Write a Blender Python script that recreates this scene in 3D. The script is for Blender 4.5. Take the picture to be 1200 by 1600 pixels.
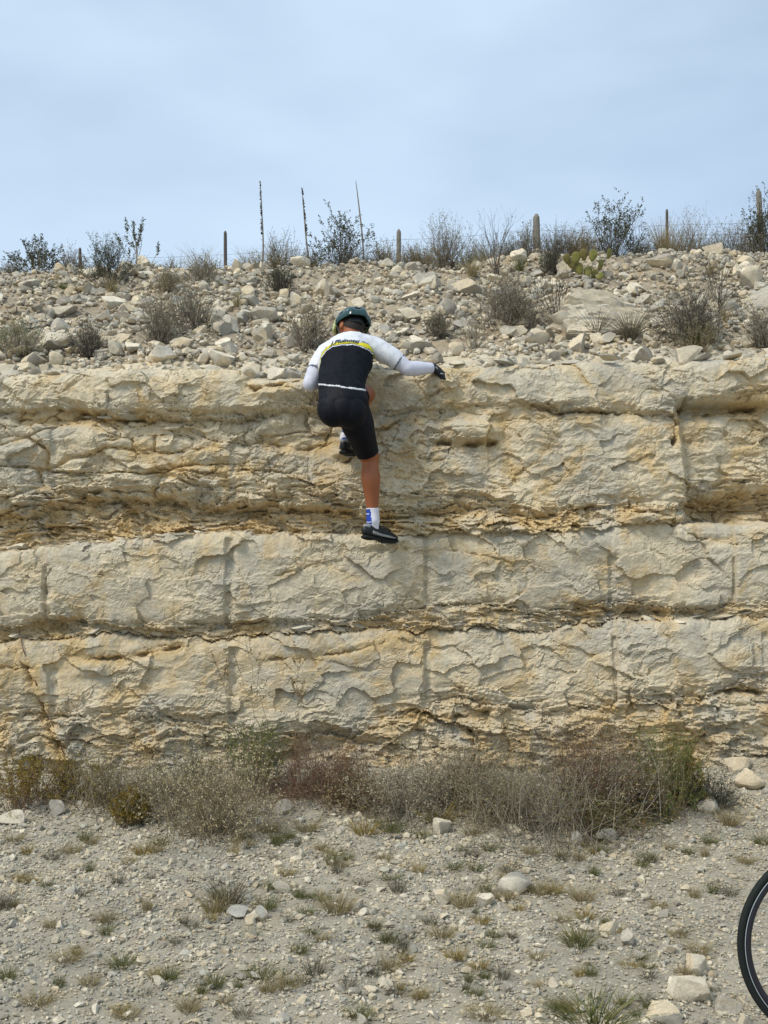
import bpy, bmesh, math, random
import numpy as np
from mathutils import Vector, Matrix
from mathutils.bvhtree import BVHTree

for o in list(bpy.data.objects):
    bpy.data.objects.remove(o, do_unlink=True)
scene = bpy.context.scene
COL = scene.collection

# ------------------------------------------------------------------ camera
F_PX = 1752.0                       # focal length in pixels of a 1200 x 1600 frame
CAM = np.array([0.0, 0.0, 1.6])
PITCH = math.atan(110 / F_PX)
cd = bpy.data.cameras.new('camera')
cam = bpy.data.objects.new('camera', cd)
COL.objects.link(cam)
cam.location = CAM
cam.rotation_euler = (math.pi / 2 + PITCH, 0, 0)
cd.sensor_fit = 'HORIZONTAL'
cd.sensor_width = 24.0
cd.lens = 24.0 * F_PX / 1200
cd.clip_start = 0.05
cd.clip_end = 3000
scene.camera = cam

# ------------------------------------------------------------------ sky, sun, exposure
SUN_FROM = Vector((-0.50, -0.42, 0.76)).normalized()
SUN_EL = math.asin(SUN_FROM.z)
SUN_AZ = math.atan2(SUN_FROM.x, SUN_FROM.y)
world = bpy.data.worlds.new('World')
scene.world = world
world.use_nodes = True
wn, wl = world.node_tree.nodes, world.node_tree.links
wn.clear()
w_out = wn.new('ShaderNodeOutputWorld')
w_bg = wn.new('ShaderNodeBackground')
w_sky = wn.new('ShaderNodeTexSky')
w_sky.sky_type = 'NISHITA'
w_sky.sun_disc = False
w_sky.sun_elevation = SUN_EL
w_sky.sun_rotation = SUN_AZ
w_sky.dust_density = 1.5
w_tc = wn.new('ShaderNodeTexCoord')
w_map = wn.new('ShaderNodeMapping')
w_map.inputs['Scale'].default_value = (1.0, 1.0, 2.6)
w_map.inputs['Rotation'].default_value = (0.0, 0.35, 0.0)
w_noise = wn.new('ShaderNodeTexNoise')
w_noise.inputs['Scale'].default_value = 2.3
w_noise.inputs['Detail'].default_value = 4
w_noise.inputs['Roughness'].default_value = 0.5
w_ramp = wn.new('ShaderNodeValToRGB')
w_ramp.color_ramp.elements[0].position = 0.3
w_ramp.color_ramp.elements[0].color = (0.50, 0.50, 0.50, 1)
w_ramp.color_ramp.elements[1].position = 0.72
w_ramp.color_ramp.elements[1].color = (0.90, 0.90, 0.90, 1)
w_mix = wn.new('ShaderNodeMixRGB')
w_mix.inputs[2].default_value = (5.6, 7.0, 8.5, 1)      # thin veil of cloud over the blue
wl.new(w_tc.outputs['Generated'], w_map.inputs['Vector'])
wl.new(w_map.outputs['Vector'], w_noise.inputs['Vector'])
wl.new(w_noise.outputs['Fac'], w_ramp.inputs['Fac'])
wl.new(w_ramp.outputs['Color'], w_mix.inputs[0])
wl.new(w_sky.outputs['Color'], w_mix.inputs[1])
wl.new(w_mix.outputs['Color'], w_bg.inputs['Color'])
w_bg.inputs['Strength'].default_value = 0.071
wl.new(w_bg.outputs['Background'], w_out.inputs['Surface'])

sd_ = bpy.data.lights.new('sun', 'SUN')
sun = bpy.data.objects.new('sun', sd_)
COL.objects.link(sun)
sd_.energy = 1.5
sd_.angle = math.radians(15)
sd_.color = (1.0, 0.93, 0.82)
sun.rotation_euler = (-SUN_FROM).to_track_quat('-Z', 'Y').to_euler()
sun.location = (-6, -6, 12)

scene.view_settings.view_transform = 'Standard'
scene.view_settings.look = 'None'
scene.view_settings.gamma = 1.0
scene.view_settings.use_curve_mapping = False
scene.view_settings.exposure = 0.86
scene.cycles.max_bounces = 5
scene.cycles.diffuse_bounces = 3

# ------------------------------------------------------------------ helpers
rng = np.random.default_rng(7)


def ray(px, py):
    """world direction through a photograph pixel, scaled so that y = 1"""
    a = (px - 600.0) / F_PX
    b = (800.0 - py) / F_PX
    c, s = math.cos(PITCH), math.sin(PITCH)
    dy = c - b * s
    dz = s + b * c
    return np.array([a / dy, 1.0, dz / dy])


def P(px, py, Y):
    return CAM + ray(px, py) * Y


def to_px(p):
    p = np.asarray(p) - CAM
    c, s = math.cos(PITCH), math.sin(PITCH)
    f = p[..., 1] * c + p[..., 2] * s
    u = -p[..., 1] * s + p[..., 2] * c
    return 600 + F_PX * p[..., 0] / f, 800 - F_PX * u / f


def link(name, mesh, parent=None, loc=None, mat=None, smooth=True):
    o = bpy.data.objects.new(name, mesh)
    COL.objects.link(o)
    if parent is not None:
        o.parent = parent
    if loc is not None:
        o.location = loc
    if mat is not None:
        mats = mat if isinstance(mat, (list, tuple)) else [mat]
        if len(mesh.materials) == 0:
            for m in mats:
                mesh.materials.append(m)
    return o


def empty(name, loc):
    o = bpy.data.objects.new(name, None)
    COL.objects.link(o)
    o.location = loc
    o.empty_display_size = 0.1
    return o


def tag(o, label, cat=None, group=None, kind=None):
    if label:
        o['label'] = label
    if cat:
        o['category'] = cat
    if group:
        o['group'] = group
    if kind:
        o['kind'] = kind
    return o


def mesh_np(name, V, F, smooth=True):
    """fast mesh from numpy arrays; F is (n, 3) or (n, 4)"""
    V = np.ascontiguousarray(V, dtype=np.float32)
    F = np.ascontiguousarray(F, dtype=np.int32)
    n, k = F.shape
    m = bpy.data.meshes.new(name)
    m.vertices.add(len(V))
    m.vertices.foreach_set('co', V.ravel())
    m.loops.add(n * k)
    m.loops.foreach_set('vertex_index', F.ravel())
    m.polygons.add(n)
    m.polygons.foreach_set('loop_start', np.arange(0, n * k, k, dtype=np.int32))
    m.polygons.foreach_set('loop_total', np.full(n, k, dtype=np.int32))
    m.polygons.foreach_set('use_smooth', np.full(n, smooth, dtype=bool))
    m.update(calc_edges=True)
    m.validate()
    return m


# ---- vectorised noise
def _h(ix, iy, iz, seed):
    n = (ix.astype(np.int64) * 374761393 + iy.astype(np.int64) * 668265263 + iz.astype(np.int64) * 2147483647 + seed * 974634777) & 0xFFFFFFFF
    n = ((n ^ (n >> 13)) * 1274126177) & 0xFFFFFFFF
    n = ((n ^ (n >> 16)) * 2246822519) & 0xFFFFFFFF
    return ((n ^ (n >> 15)) & 0xFFFFFF) / float(0xFFFFFF)


def vnoise(x, y, seed=0):
    """2-D gradient noise, about -1..1"""
    x = np.asarray(x, float)
    y = np.asarray(y, float)
    ix, iy = np.floor(x), np.floor(y)
    fx, fy = x - ix, y - iy
    ux = fx * fx * fx * (fx * (fx * 6 - 15) + 10)
    uy = fy * fy * fy * (fy * (fy * 6 - 15) + 10)
    z = np.zeros_like(ix)

    def g(dx, dy):
        a = _h(ix + dx, iy + dy, z, seed) * 2 * np.pi
        return np.cos(a) * (fx - dx) + np.sin(a) * (fy - dy)
    a = g(0, 0) * (1 - ux) + g(1, 0) * ux
    b = g(0, 1) * (1 - ux) + g(1, 1) * ux
    return (a * (1 - uy) + b * uy) * 1.5


def fbm(x, y, oct=4, seed=0, gain=0.5, ridge=False):
    t, a, f = 0.0, 1.0, 1.0
    for i in range(oct):
        n = vnoise(x * f, y * f, seed + i * 17)
        if ridge:
            n = 1 - 2 * np.abs(n)
        t = t + a * n
        a *= gain
        f *= 2.03
    return t


def worley(x, y, seed=0):
    """F1, F2, random id of the nearest cell, offset to its centre"""
    ix, iy = np.floor(x), np.floor(y)
    z = np.zeros_like(ix)
    f1 = np.full_like(ix, 9.0)
    f2 = np.full_like(ix, 9.0)
    cid = np.zeros_like(ix)
    ox = np.zeros_like(ix)
    oy = np.zeros_like(ix)
    for dx in (-1, 0, 1):
        for dy in (-1, 0, 1):
            cx, cy = ix + dx, iy + dy
            px = cx + _h(cx, cy, z, seed)
            py = cy + _h(cx, cy, z + 1, seed)
            ex, ey = x - px, y - py
            d = np.hypot(ex, ey)
            near = d < f1
            f2 = np.where(near, f1, np.minimum(f2, d))
            f1 = np.where(near, d, f1)
            cid = np.where(near, _h(cx, cy, z + 2, seed), cid)
            ox = np.where(near, ex, ox)
            oy = np.where(near, ey, oy)
    return f1, f2, cid, ox, oy


def facets(x, y, seed=0, tilt=0.5):
    """uneven little planes, as on broken stone"""
    f1, f2, c, ox, oy = worley(x, y, seed)
    a = c * 97.0 % 1.0 * 2 * np.pi
    return (c * 13.0 % 1.0 - 0.5) + tilt * (np.cos(a) * ox + np.sin(a) * oy), f2 - f1, c


def sstep(t):
    t = np.clip(t, 0, 1)
    return t * t * (3 - 2 * t)


def poly(pts):
    xs = np.array([p[0] for p in pts], float)
    ys = np.array([p[1] for p in pts], float)
    return lambda u: np.interp(u, xs, ys)


# ------------------------------------------------------------------ materials
def new_mat(name):
    m = bpy.data.materials.new(name)
    m.use_nodes = True
    nt = m.node_tree
    b = nt.nodes['Principled BSDF']
    return m, nt, b


def simple_mat(name, col, rough=0.7, metal=0.0, spec=0.3, vary=0.12, scale=30, bump=0.0, bscale=200, coat=0.0):
    m, nt, b = new_mat(name)
    n, l = nt.nodes, nt.links
    geo = n.new('ShaderNodeNewGeometry')
    no = n.new('ShaderNodeTexNoise')
    no.inputs['Scale'].default_value = scale
    no.inputs['Detail'].default_value = 3
    l.new(geo.outputs['Position'], no.inputs['Vector'])
    mx = n.new('ShaderNodeMixRGB')
    mx.inputs[1].default_value = (*[c * (1 - vary) for c in col], 1)
    mx.inputs[2].default_value = (*[min(1, c * (1 + vary)) for c in col], 1)
    l.new(no.outputs['Fac'], mx.inputs[0])
    l.new(mx.outputs[0], b.inputs['Base Color'])
    b.inputs['Roughness'].default_value = rough
    b.inputs['Metallic'].default_value = metal
    b.inputs['Specular IOR Level'].default_value = spec
    b.inputs['Coat Weight'].default_value = coat
    if bump:
        n2 = n.new('ShaderNodeTexNoise')
        n2.inputs['Scale'].default_value = bscale
        n2.inputs['Detail'].default_value = 3
        l.new(geo.outputs['Position'], n2.inputs['Vector'])
        bp = n.new('ShaderNodeBump')
        bp.inputs['Strength'].default_value = bump
        bp.inputs['Distance'].default_value = 0.004
        l.new(n2.outputs['Fac'], bp.inputs['Height'])
        l.new(bp.outputs['Normal'], b.inputs['Normal'])
    return m


def plant_mat(name, cols, rough=0.85, trans=0.0):
    """colour picked at random for every twig, blade or leaf"""
    m, nt, b = new_mat(name)
    n, l = nt.nodes, nt.links
    geo = n.new('ShaderNodeNewGeometry')
    rp = n.new('ShaderNodeValToRGB')
    el = rp.color_ramp.elements
    for i, c in enumerate(cols):
        e = el[i] if i < 2 else el.new(0.5)
        e.position = i / (len(cols) - 1)
    els = sorted(el, key=lambda e: e.position)
    for i, c in enumerate(cols):
        els[i].position = i / (len(cols) - 1)
        els[i].color = (*c, 1)
    l.new(geo.outputs['Random Per Island'], rp.inputs['Fac'])
    l.new(rp.outputs['Color'], b.inputs['Base Color'])
    b.inputs['Roughness'].default_value = rough
    b.inputs['Specular IOR Level'].default_value = 0.15
    return m


def rock_mat(name, pale, grey, ochre, och=0.35, attr=False, island=False, rust=(0.36, 0.20, 0.08), bump=0.6):
    m, nt, b = new_mat(name)
    n, l = nt.nodes, nt.links
    geo = n.new('ShaderNodeNewGeometry')
    oi = n.new('ShaderNodeObjectInfo')

    def noise(scale, det=4, rough=0.6, vec=None, dist=0.0):
        t = n.new('ShaderNodeTexNoise')
        t.inputs['Scale'].default_value = scale
        t.inputs['Detail'].default_value = det
        t.inputs['Roughness'].default_value = rough
        t.inputs['Distortion'].default_value = dist
        l.new(vec if vec else geo.outputs['Position'], t.inputs['Vector'])
        return t.outputs['Fac']

    def math_(op, a, b_=None, clamp=False):
        t = n.new('ShaderNodeMath')
        t.operation = op
        t.use_clamp = clamp
        for i, v in enumerate((a, b_)):
            if v is None:
                continue
            if isinstance(v, (int, float)):
                t.inputs[i].default_value = v
            else:
                l.new(v, t.inputs[i])
        return t.outputs[0]

    def ramp(fac, lo, hi):
        t = n.new('ShaderNodeMapRange')
        t.inputs['From Min'].default_value = lo
        t.inputs['From Max'].default_value = hi
        t.clamp = True
        l.new(fac, t.inputs['Value'])
        return t.outputs['Result']

    def mix(fac, a, c):
        t = n.new('ShaderNodeMixRGB')
        for i, v in ((0, fac), (1, a), (2, c)):
            if isinstance(v, (int, float)):
                t.inputs[i].default_value = v
            elif isinstance(v, tuple):
                t.inputs[i].default_value = (*v, 1)
            else:
                l.new(v, t.inputs[i])
        return t.outputs[0]
    base = mix(ramp(noise(2.6, 6, 0.62, dist=0.5), 0.42, 0.60), pale, grey)
    o_n = noise(3.7, 7, 0.68, dist=0.8)
    if attr:
        at = n.new('ShaderNodeAttribute')
        at.attribute_name = 'ochre'
        o_f = math_('ADD', o_n, math_('MULTIPLY', math_('SUBTRACT', at.outputs['Fac'], 0.5), 0.42))
    else:
        o_f = math_('ADD', o_n, (och - 0.5) * 0.42)
    o_m = math_('MULTIPLY', ramp(o_f, 0.46, 0.66), 0.8)
    c = mix(o_m, base, ochre)
    c = mix(math_('MULTIPLY', ramp(math_('ADD', noise(9.0, 6, 0.7, dist=0.6), math_('MULTIPLY', o_m, 0.10)), 0.60, 0.76), 0.45), c, rust)
    # mottling and specks
    mot = ramp(noise(23.0, 6, 0.72), 0.3, 0.75)
    c2 = n.new('ShaderNodeMixRGB')
    c2.blend_type = 'MULTIPLY'
    c2.inputs[0].default_value = 1.0
    l.new(c, c2.inputs[1])
    l.new(mix(mot, (0.74, 0.74, 0.73), (1.14, 1.13, 1.12)), c2.inputs[2])
    c = c2.outputs[0]
    spk = ramp(noise(140.0, 3, 0.6), 0.3, 0.7)
    c3 = n.new('ShaderNodeMixRGB')
    c3.blend_type = 'MULTIPLY'
    c3.inputs[0].default_value = 1.0
    l.new(c, c3.inputs[1])
    l.new(mix(spk, (0.84, 0.84, 0.84), (1.12, 1.12, 1.12)), c3.inputs[2])
    c = c3.outputs[0]
    if island:
        r = math_('FRACT', math_('ADD', geo.outputs['Random Per Island'], oi.outputs['Random']))
        c4 = n.new('ShaderNodeMixRGB')
        c4.blend_type = 'MULTIPLY'
        c4.inputs[0].default_value = 1.0
        l.new(c, c4.inputs[1])
        rp = n.new('ShaderNodeValToRGB')
        e = rp.color_ramp.elements
        e[0].color = (0.58, 0.56, 0.54, 1)
        e[1].color = (1.32, 1.30, 1.26, 1)
        x = e.new(0.35)
        x.color = (0.92, 0.94, 0.96, 1)
        x = e.new(0.65)
        x.color = (1.08, 0.98, 0.82, 1)
        l.new(r, rp.inputs['Fac'])
        l.new(rp.outputs['Color'], c4.inputs[2])
        c = c4.outputs[0]
    l.new(c, b.inputs['Base Color'])
    b.inputs['Roughness'].default_value = 0.95
    b.inputs['Specular IOR Level'].default_value = 0.12
    hgt = math_('ADD', math_('MULTIPLY', noise(55.0, 6, 0.7), 0.8), math_('MULTIPLY', noise(210.0, 4, 0.7), 0.3))
    bp = n.new('ShaderNodeBump')
    bp.inputs['Strength'].default_value = bump
    bp.inputs['Distance'].default_value = 0.012
    l.new(hgt, bp.inputs['Height'])
    l.new(bp.outputs['Normal'], b.inputs['Normal'])
    return m


M_WALL = rock_mat('limestone_face', (0.655, 0.57, 0.41), (0.52, 0.48, 0.385), (0.60, 0.435, 0.205), attr=True, rust=(0.46, 0.31, 0.14))
M_STONE = rock_mat('limestone_rubble', (0.62, 0.57, 0.465), (0.51, 0.48, 0.405), (0.53, 0.43, 0.27), och=0.25, island=True)
M_GRAVEL = rock_mat('limestone_gravel', (0.55, 0.51, 0.415), (0.46, 0.435, 0.36), (0.47, 0.40, 0.275), och=0.3, island=True, bump=0.3)
M_SOIL = rock_mat('stony_soil', (0.43, 0.36, 0.26), (0.36, 0.31, 0.23), (0.41, 0.31, 0.185), och=0.4, bump=1.0)
M_GROUND = rock_mat('gravelly_ground', (0.455, 0.415, 0.325), (0.39, 0.36, 0.285), (0.41, 0.345, 0.235), och=0.35, bump=1.0)

M_TWIG_GREY = plant_mat('grey_twigs', [(0.12, 0.105, 0.075), (0.24, 0.21, 0.15), (0.17, 0.14, 0.09), (0.34, 0.305, 0.235)])
M_TWIG_DARK = plant_mat('dark_twigs', [(0.05, 0.042, 0.035), (0.10, 0.085, 0.07), (0.075, 0.065, 0.05), (0.13, 0.115, 0.095)])
M_TWIG_BRUSH = plant_mat('brush_twigs', [(0.07, 0.06, 0.045), (0.165, 0.14, 0.105), (0.11, 0.09, 0.06), (0.26, 0.23, 0.18)])
M_TWIG_TAN = plant_mat('tan_twigs', [(0.13, 0.10, 0.055), (0.25, 0.195, 0.115), (0.18, 0.135, 0.075), (0.33, 0.27, 0.17)])
M_TWIG_RED = plant_mat('reddish_twigs', [(0.10, 0.055, 0.035), (0.19, 0.105, 0.065), (0.14, 0.095, 0.06), (0.24, 0.18, 0.12)])
M_GRASS_TAN = plant_mat('straw_grass', [(0.17, 0.13, 0.055), (0.29, 0.23, 0.115), (0.14, 0.12, 0.05), (0.36, 0.30, 0.17)])
M_GRASS_OLIVE = plant_mat('olive_grass', [(0.05, 0.068, 0.018), (0.11, 0.125, 0.035), (0.08, 0.09, 0.028), (0.20, 0.18, 0.075)])
M_GRASS_DARK = plant_mat('dark_grass', [(0.055, 0.055, 0.035), (0.11, 0.10, 0.065), (0.08, 0.08, 0.05), (0.19, 0.165, 0.11)])
M_GRASS_YEL = plant_mat('yellow_grass', [(0.17, 0.125, 0.02), (0.27, 0.19, 0.04), (0.13, 0.12, 0.03), (0.31, 0.24, 0.09)])
M_LEAF_DARK = plant_mat('dark_leaves', [(0.05, 0.06, 0.03), (0.09, 0.10, 0.055), (0.07, 0.075, 0.045), (0.13, 0.13, 0.085)])
M_LEAF_GREEN = plant_mat('green_leaves', [(0.07, 0.10, 0.03), (0.13, 0.16, 0.04), (0.10, 0.12, 0.035), (0.19, 0.18, 0.06)])
M_LEAF_YEL = plant_mat('yellow_green_leaves', [(0.14, 0.115, 0.02), (0.24, 0.175, 0.03), (0.11, 0.115, 0.025), (0.20, 0.13, 0.03)])
M_LEAF_PALE = plant_mat('pale_dry_leaves', [(0.24, 0.195, 0.12), (0.34, 0.29, 0.19), (0.28, 0.21, 0.11), (0.42, 0.37, 0.27)])
M_LEAF_GREY = plant_mat('grey_leaves', [(0.15, 0.14, 0.09), (0.24, 0.22, 0.15), (0.19, 0.17, 0.09), (0.29, 0.27, 0.20)])
M_LEAF_STRAW = plant_mat('straw_leaves', [(0.20, 0.16, 0.06), (0.31, 0.25, 0.12), (0.15, 0.14, 0.05), (0.36, 0.31, 0.19)])
M_LEAF_GOLD = plant_mat('golden_seed_heads', [(0.30, 0.23, 0.10), (0.42, 0.35, 0.20), (0.22, 0.18, 0.07), (0.50, 0.44, 0.30)])
M_LEAF_RUST = plant_mat('rust_leaves', [(0.16, 0.06, 0.03), (0.24, 0.11, 0.05), (0.20, 0.13, 0.06), (0.12, 0.07, 0.04)])

# ------------------------------------------------------------------ terrain functions
S_W = 6.95 / F_PX                    # metres per photograph pixel on the rock face
T_TOP = poly([(-900, 585), (-300, 582), (0, 580), (120, 574), (200, 570), (370, 572), (385, 584), (470, 584), (520, 572), (690, 566), (760, 562),
              (880, 560), (960, 556), (1080, 556), (1200, 550), (1600, 548), (2200, 545)])


def u_of(x):
    return x / S_W + 600


def z_of(v):
    return 1.6 + (910 - v) * S_W


CREST_PX = np.array([-2000, 0, 120, 300, 420, 500, 640, 760, 880, 1000, 1100, 1200, 3200.0])
CREST_Z = np.array([P(600, q, 9.85)[2] for q in (420, 419, 421, 419, 415, 412, 409, 408, 398, 393, 395, 393, 393)])


def slope_z(x, y):
    u = u_of(x)
    t = y - 7.0
    base = z_of(T_TOP(u) + 3)
    crest = np.interp(600 + x / 9.85 * F_PX, CREST_PX, CREST_Z)
    k = (crest - base - 0.03) / 2.55
    h = 0.10 * np.clip(t, 0, 0.3) + k * np.clip(t - 0.3, 0, 2.55)
    h = h + 0.05 * fbm(x * 1.1, y * 1.1, 3, 5) + 0.02 * fbm(x * 4, y * 4, 2, 8)
    # beyond the crest the plateau runs on almost level
    h = h - 0.012 * np.clip(t - 3.2, 0, 400)
    return base * (t < 1e9) + h


GR_Y = np.array([-60, 0, 2.0, 3.9, 5.0, 6.2, 6.7, 7.4])
GR_Z = np.array([-0.1, -0.05, -0.03, 0.0, 0.13, 0.315, 0.40, 0.55])


def ground_z(x, y):
    z = np.interp(y, GR_Y, GR_Z)
    near = np.exp(-(np.clip(6.9 - y, 0, 9) / 0.5) ** 2)
    z = z + 0.022 * fbm(x * 1.3 + 3, y * 1.3, 3, 31) + 0.05 * near * (0.3 + vnoise(x * 1.2, y * 1.2 + 9, 33))
    z = z + near * 0.10 * sstep((x - 1.6) / 1.0)
    return z


def hit(px, py, fn, y0, y1, step=0.01):
    r = ray(px, py)
    Y = np.arange(y0, y1, step)
    d = CAM[2] + r[2] * Y - fn(r[0] * Y, Y)
    idx = np.where(d <= 0)[0]
    y = Y[idx[0]] if len(idx) else y1
    x = r[0] * y
    return np.array([x, y, float(fn(np.array([x]), np.array([y]))[0])])


def hit_ground(px, py):
    return hit(px, py, ground_z, 2.0, 6.95)


def hit_slope(px, py):
    return hit(px, py, slope_z, 7.05, 9.85)


# ------------------------------------------------------------------ ground sheets
def axis(lo, hi, dlo, dhi, fine, coarse):
    a = [lo]
    while a[-1] < hi:
        x = a[-1]
        gap = 0 if dlo <= x <= dhi else (dlo - x if x < dlo else x - dhi)
        a.append(x + min(fine + gap * coarse, 60))
    return np.array(a)


def sheet(name, xs, ys, fn, mat, flip=False):
    X, Y = np.meshgrid(xs, ys)
    Z = fn(X, Y)
    V = np.stack([X, Y, Z], -1).reshape(-1, 3)
    nx, ny = len(xs), len(ys)
    i = np.arange(nx * ny).reshape(ny, nx)
    F = np.stack([i[:-1, :-1], i[:-1, 1:], i[1:, 1:], i[1:, :-1]], -1).reshape(-1, 4)
    o = link(name, mesh_np(name, V, F), mat=mat)
    tag(o, None, kind='structure')
    return o


def ground_fine(X, Y):
    z = ground_z(X, Y)
    m = ((np.abs(X) < 3.4) & (Y > 2.5)).astype(float)
    return z + m * (0.006 * fbm(X * 14, Y * 14, 3, 41) + 0.004 * facets(X * 38, Y * 38, 43)[0])


def slope_fine(X, Y):
    z = slope_z(X, Y)
    m = ((np.abs(X) < 4.5) & (Y < 10.3)).astype(float)
    return z - 0.03 + m * (0.012 * fbm(X * 11, Y * 11, 3, 51) + 0.010 * facets(X * 20, Y * 20, 53)[0])


xs = axis(-300, 300, -2.7, 2.7, 0.024, 0.09)
ys = np.concatenate([-axis(-3.2, 300, -3.3, -3.1, 0.05, 0.25)[::-1], np.arange(3.25, 7.35, 0.024)])
ys = np.unique(ys)
ground = sheet('ground', xs, ys, ground_fine, M_GROUND)
tag(ground, 'pale gravelly roadside ground below the rock face')
xs = axis(-400, 400, -3.4, 3.4, 0.025, 0.08)
ys = axis(7.22, 500, 7.2, 10.1, 0.025, 0.10)
slope = sheet('rubble_slope', xs, ys, slope_fine, M_SOIL)
tag(slope, 'stony earth slope rising from the top of the rock face')

# ------------------------------------------------------------------ the rock face
L_A = poly([(-900, 640), (0, 640), (110, 634), (160, 652), (300, 652), (380, 648), (470, 634), (560, 642), (640, 640), (700, 636), (780, 632), (840, 636),
            (960, 641), (1060, 644), (1090, 628), (1200, 612), (2200, 616)])
L_C = poly([(-900, 790), (0, 802), (80, 790), (120, 776), (240, 774), (330, 788), (400, 782), (480, 790), (560, 798), (640, 797), (700, 790), (760, 797), (820, 806),
            (870, 806), (905, 796), (980, 790), (1060, 792), (1110, 778), (1150, 770), (1200, 764), (2200, 770)])
L_1 = poly([(-900, 862), (0, 860), (90, 850), (130, 847), (230, 838), (350, 829), (470, 832), (560, 833), (625, 836), (700, 831), (830, 831), (868, 834),
            (900, 826), (1200, 812), (2200, 806)])
L_E = poly([(-900, 975), (0, 984), (50, 976), (70, 963), (110, 966), (180, 978), (260, 982), (345, 974), (420, 969), (560, 966), (640, 955), (700, 948), (780, 949), (830, 957),
            (900, 955), (945, 938), (1000, 946), (1050, 953), (1110, 954), (1150, 944), (1200, 940), (2200, 945)])
L_E2 = poly([(-900, 1000), (0, 1002), (70, 996), (180, 992), (260, 994), (350, 996), (430, 990), (560, 984), (660, 984), (780, 982), (860, 986), (950, 968),
             (1050, 966), (1150, 966), (1200, 962), (2200, 966)])
L_G = poly([(-900, 1110), (0, 1112), (120, 1122), (200, 1112), (360, 1136), (440, 1152), (560, 1150), (640, 1108), (700, 1096), (820, 1106), (900, 1112),
            (1000, 1092), (1100, 1080), (1150, 1062), (1200, 1070), (2200, 1080)])
GROOVE_D = [-510, -218, 76, 361, 667, 956, 1148, 1440, 1730]
GROOVE_F = [-505, -212, 88, 366, 670, 962, 1250, 1545]
# u, v0, v1, half width px, depth m
GROOVES = [(76, 880, 970, 9, .045), (361, 838, 968, 9, .05), (667, 834, 938, 9, .05), (956, 862, 936, 9, .035), (1148, 866, 930, 4, .03),
           (88, 1040, 1130, 9, .045), (366, 1008, 1122, 10, .05), (670, 1000, 1096, 8, .045), (961, 990, 1098, 8, .028), (1192, 985, 1070, 5, .03),
           (78, 660, 750, 7, .02), (-218, 880, 970, 9, .045), (-212, 1000, 1110, 9, .045), (1440, 840, 940, 9, .04), (1250, 1000, 1090, 8, .04),
           (360, 650, 770, 7, .012), (672, 650, 720, 7, .015)]
CRACKS = [([(835, 630), (870, 640), (960, 641), (1066, 646)], 1.8, .05), ([(372, 574), (384, 600), (398, 606), (440, 598), (474, 588)], 2.5, .06),
          ([(1084, 606), (1076, 645), (1062, 668), (1058, 690)], 3.0, .08), ([(786, 650), (794, 690), (806, 750)], 2.4, .035),
          ([(112, 1020), (140, 1030), (205, 1027), (250, 1016), (282, 1010)], 2.0, .05), ([(420, 1030), (480, 1028), (540, 1018), (600, 1003)], 1.5, .03),
          ([(30, 1020), (52, 1050), (74, 1108), (90, 1150), (110, 1190)], 2.0, .04), ([(690, 688), (720, 692), (775, 690)], 3.5, .08),
          ([(760, 668), (800, 652), (850, 650), (920, 655)], 1.3, .02), ([(930, 790), (860, 806), (820, 812)], 2.0, .05), ([(120, 640), (190, 655), (230, 650)], 3.0, .07),
          ([(630, 650), (600, 665), (575, 690), (540, 720)], 2.2, .04), ([(865, 690), (840, 720), (800, 745)], 1.2, .012), ([(915, 700), (905, 730), (860, 760)], 1.2, .012),
          ([(1100, 640), (1150, 636), (1200, 630)], 3.0, .09), ([(0, 650), (60, 655), (130, 648)], 2.0, .05), ([(480, 640), (520, 660), (500, 700)], 1.5, .03),
          ([(180, 700), (260, 706), (330, 698)], 1.8, .03), ([(240, 730), (320, 738), (400, 730), (470, 742)], 1.8, .03), ([(420, 690), (470, 700), (520, 690)], 1.8, .03),
          ([(700, 860), (760, 868), (800, 880)], 1.2, .015), ([(430, 900), (500, 880), (560, 905)], 1.2, .015), ([(1060, 820), (1090, 840), (1150, 850)], 1.5, .03),
          ([(0, 1040), (60, 1044)], 1.5, .03), ([(640, 1110), (700, 1120), (760, 1112)], 2.0, .05), ([(1090, 1090), (1130, 1076), (1190, 1080)], 2.5, .06),
          ([(735, 1140), (750, 1160), (735, 1185)], 2.5, .06), ([(880, 940), (960, 956), (1100, 957)], 2.0, .04)]


def crack_dist(U, V, pts):
    best = np.full(U.shape, 1e6)
    for (x0, y0), (x1, y1) in zip(pts[:-1], pts[1:]):
        dx, dy = x1 - x0, y1 - y0
        t = np.clip(((U - x0) * dx + (V - y0) * dy) / (dx * dx + dy * dy), 0, 1)
        best = np.minimum(best, np.hypot(U - x0 - t * dx, V - y0 - t * dy))
    return best


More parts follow.
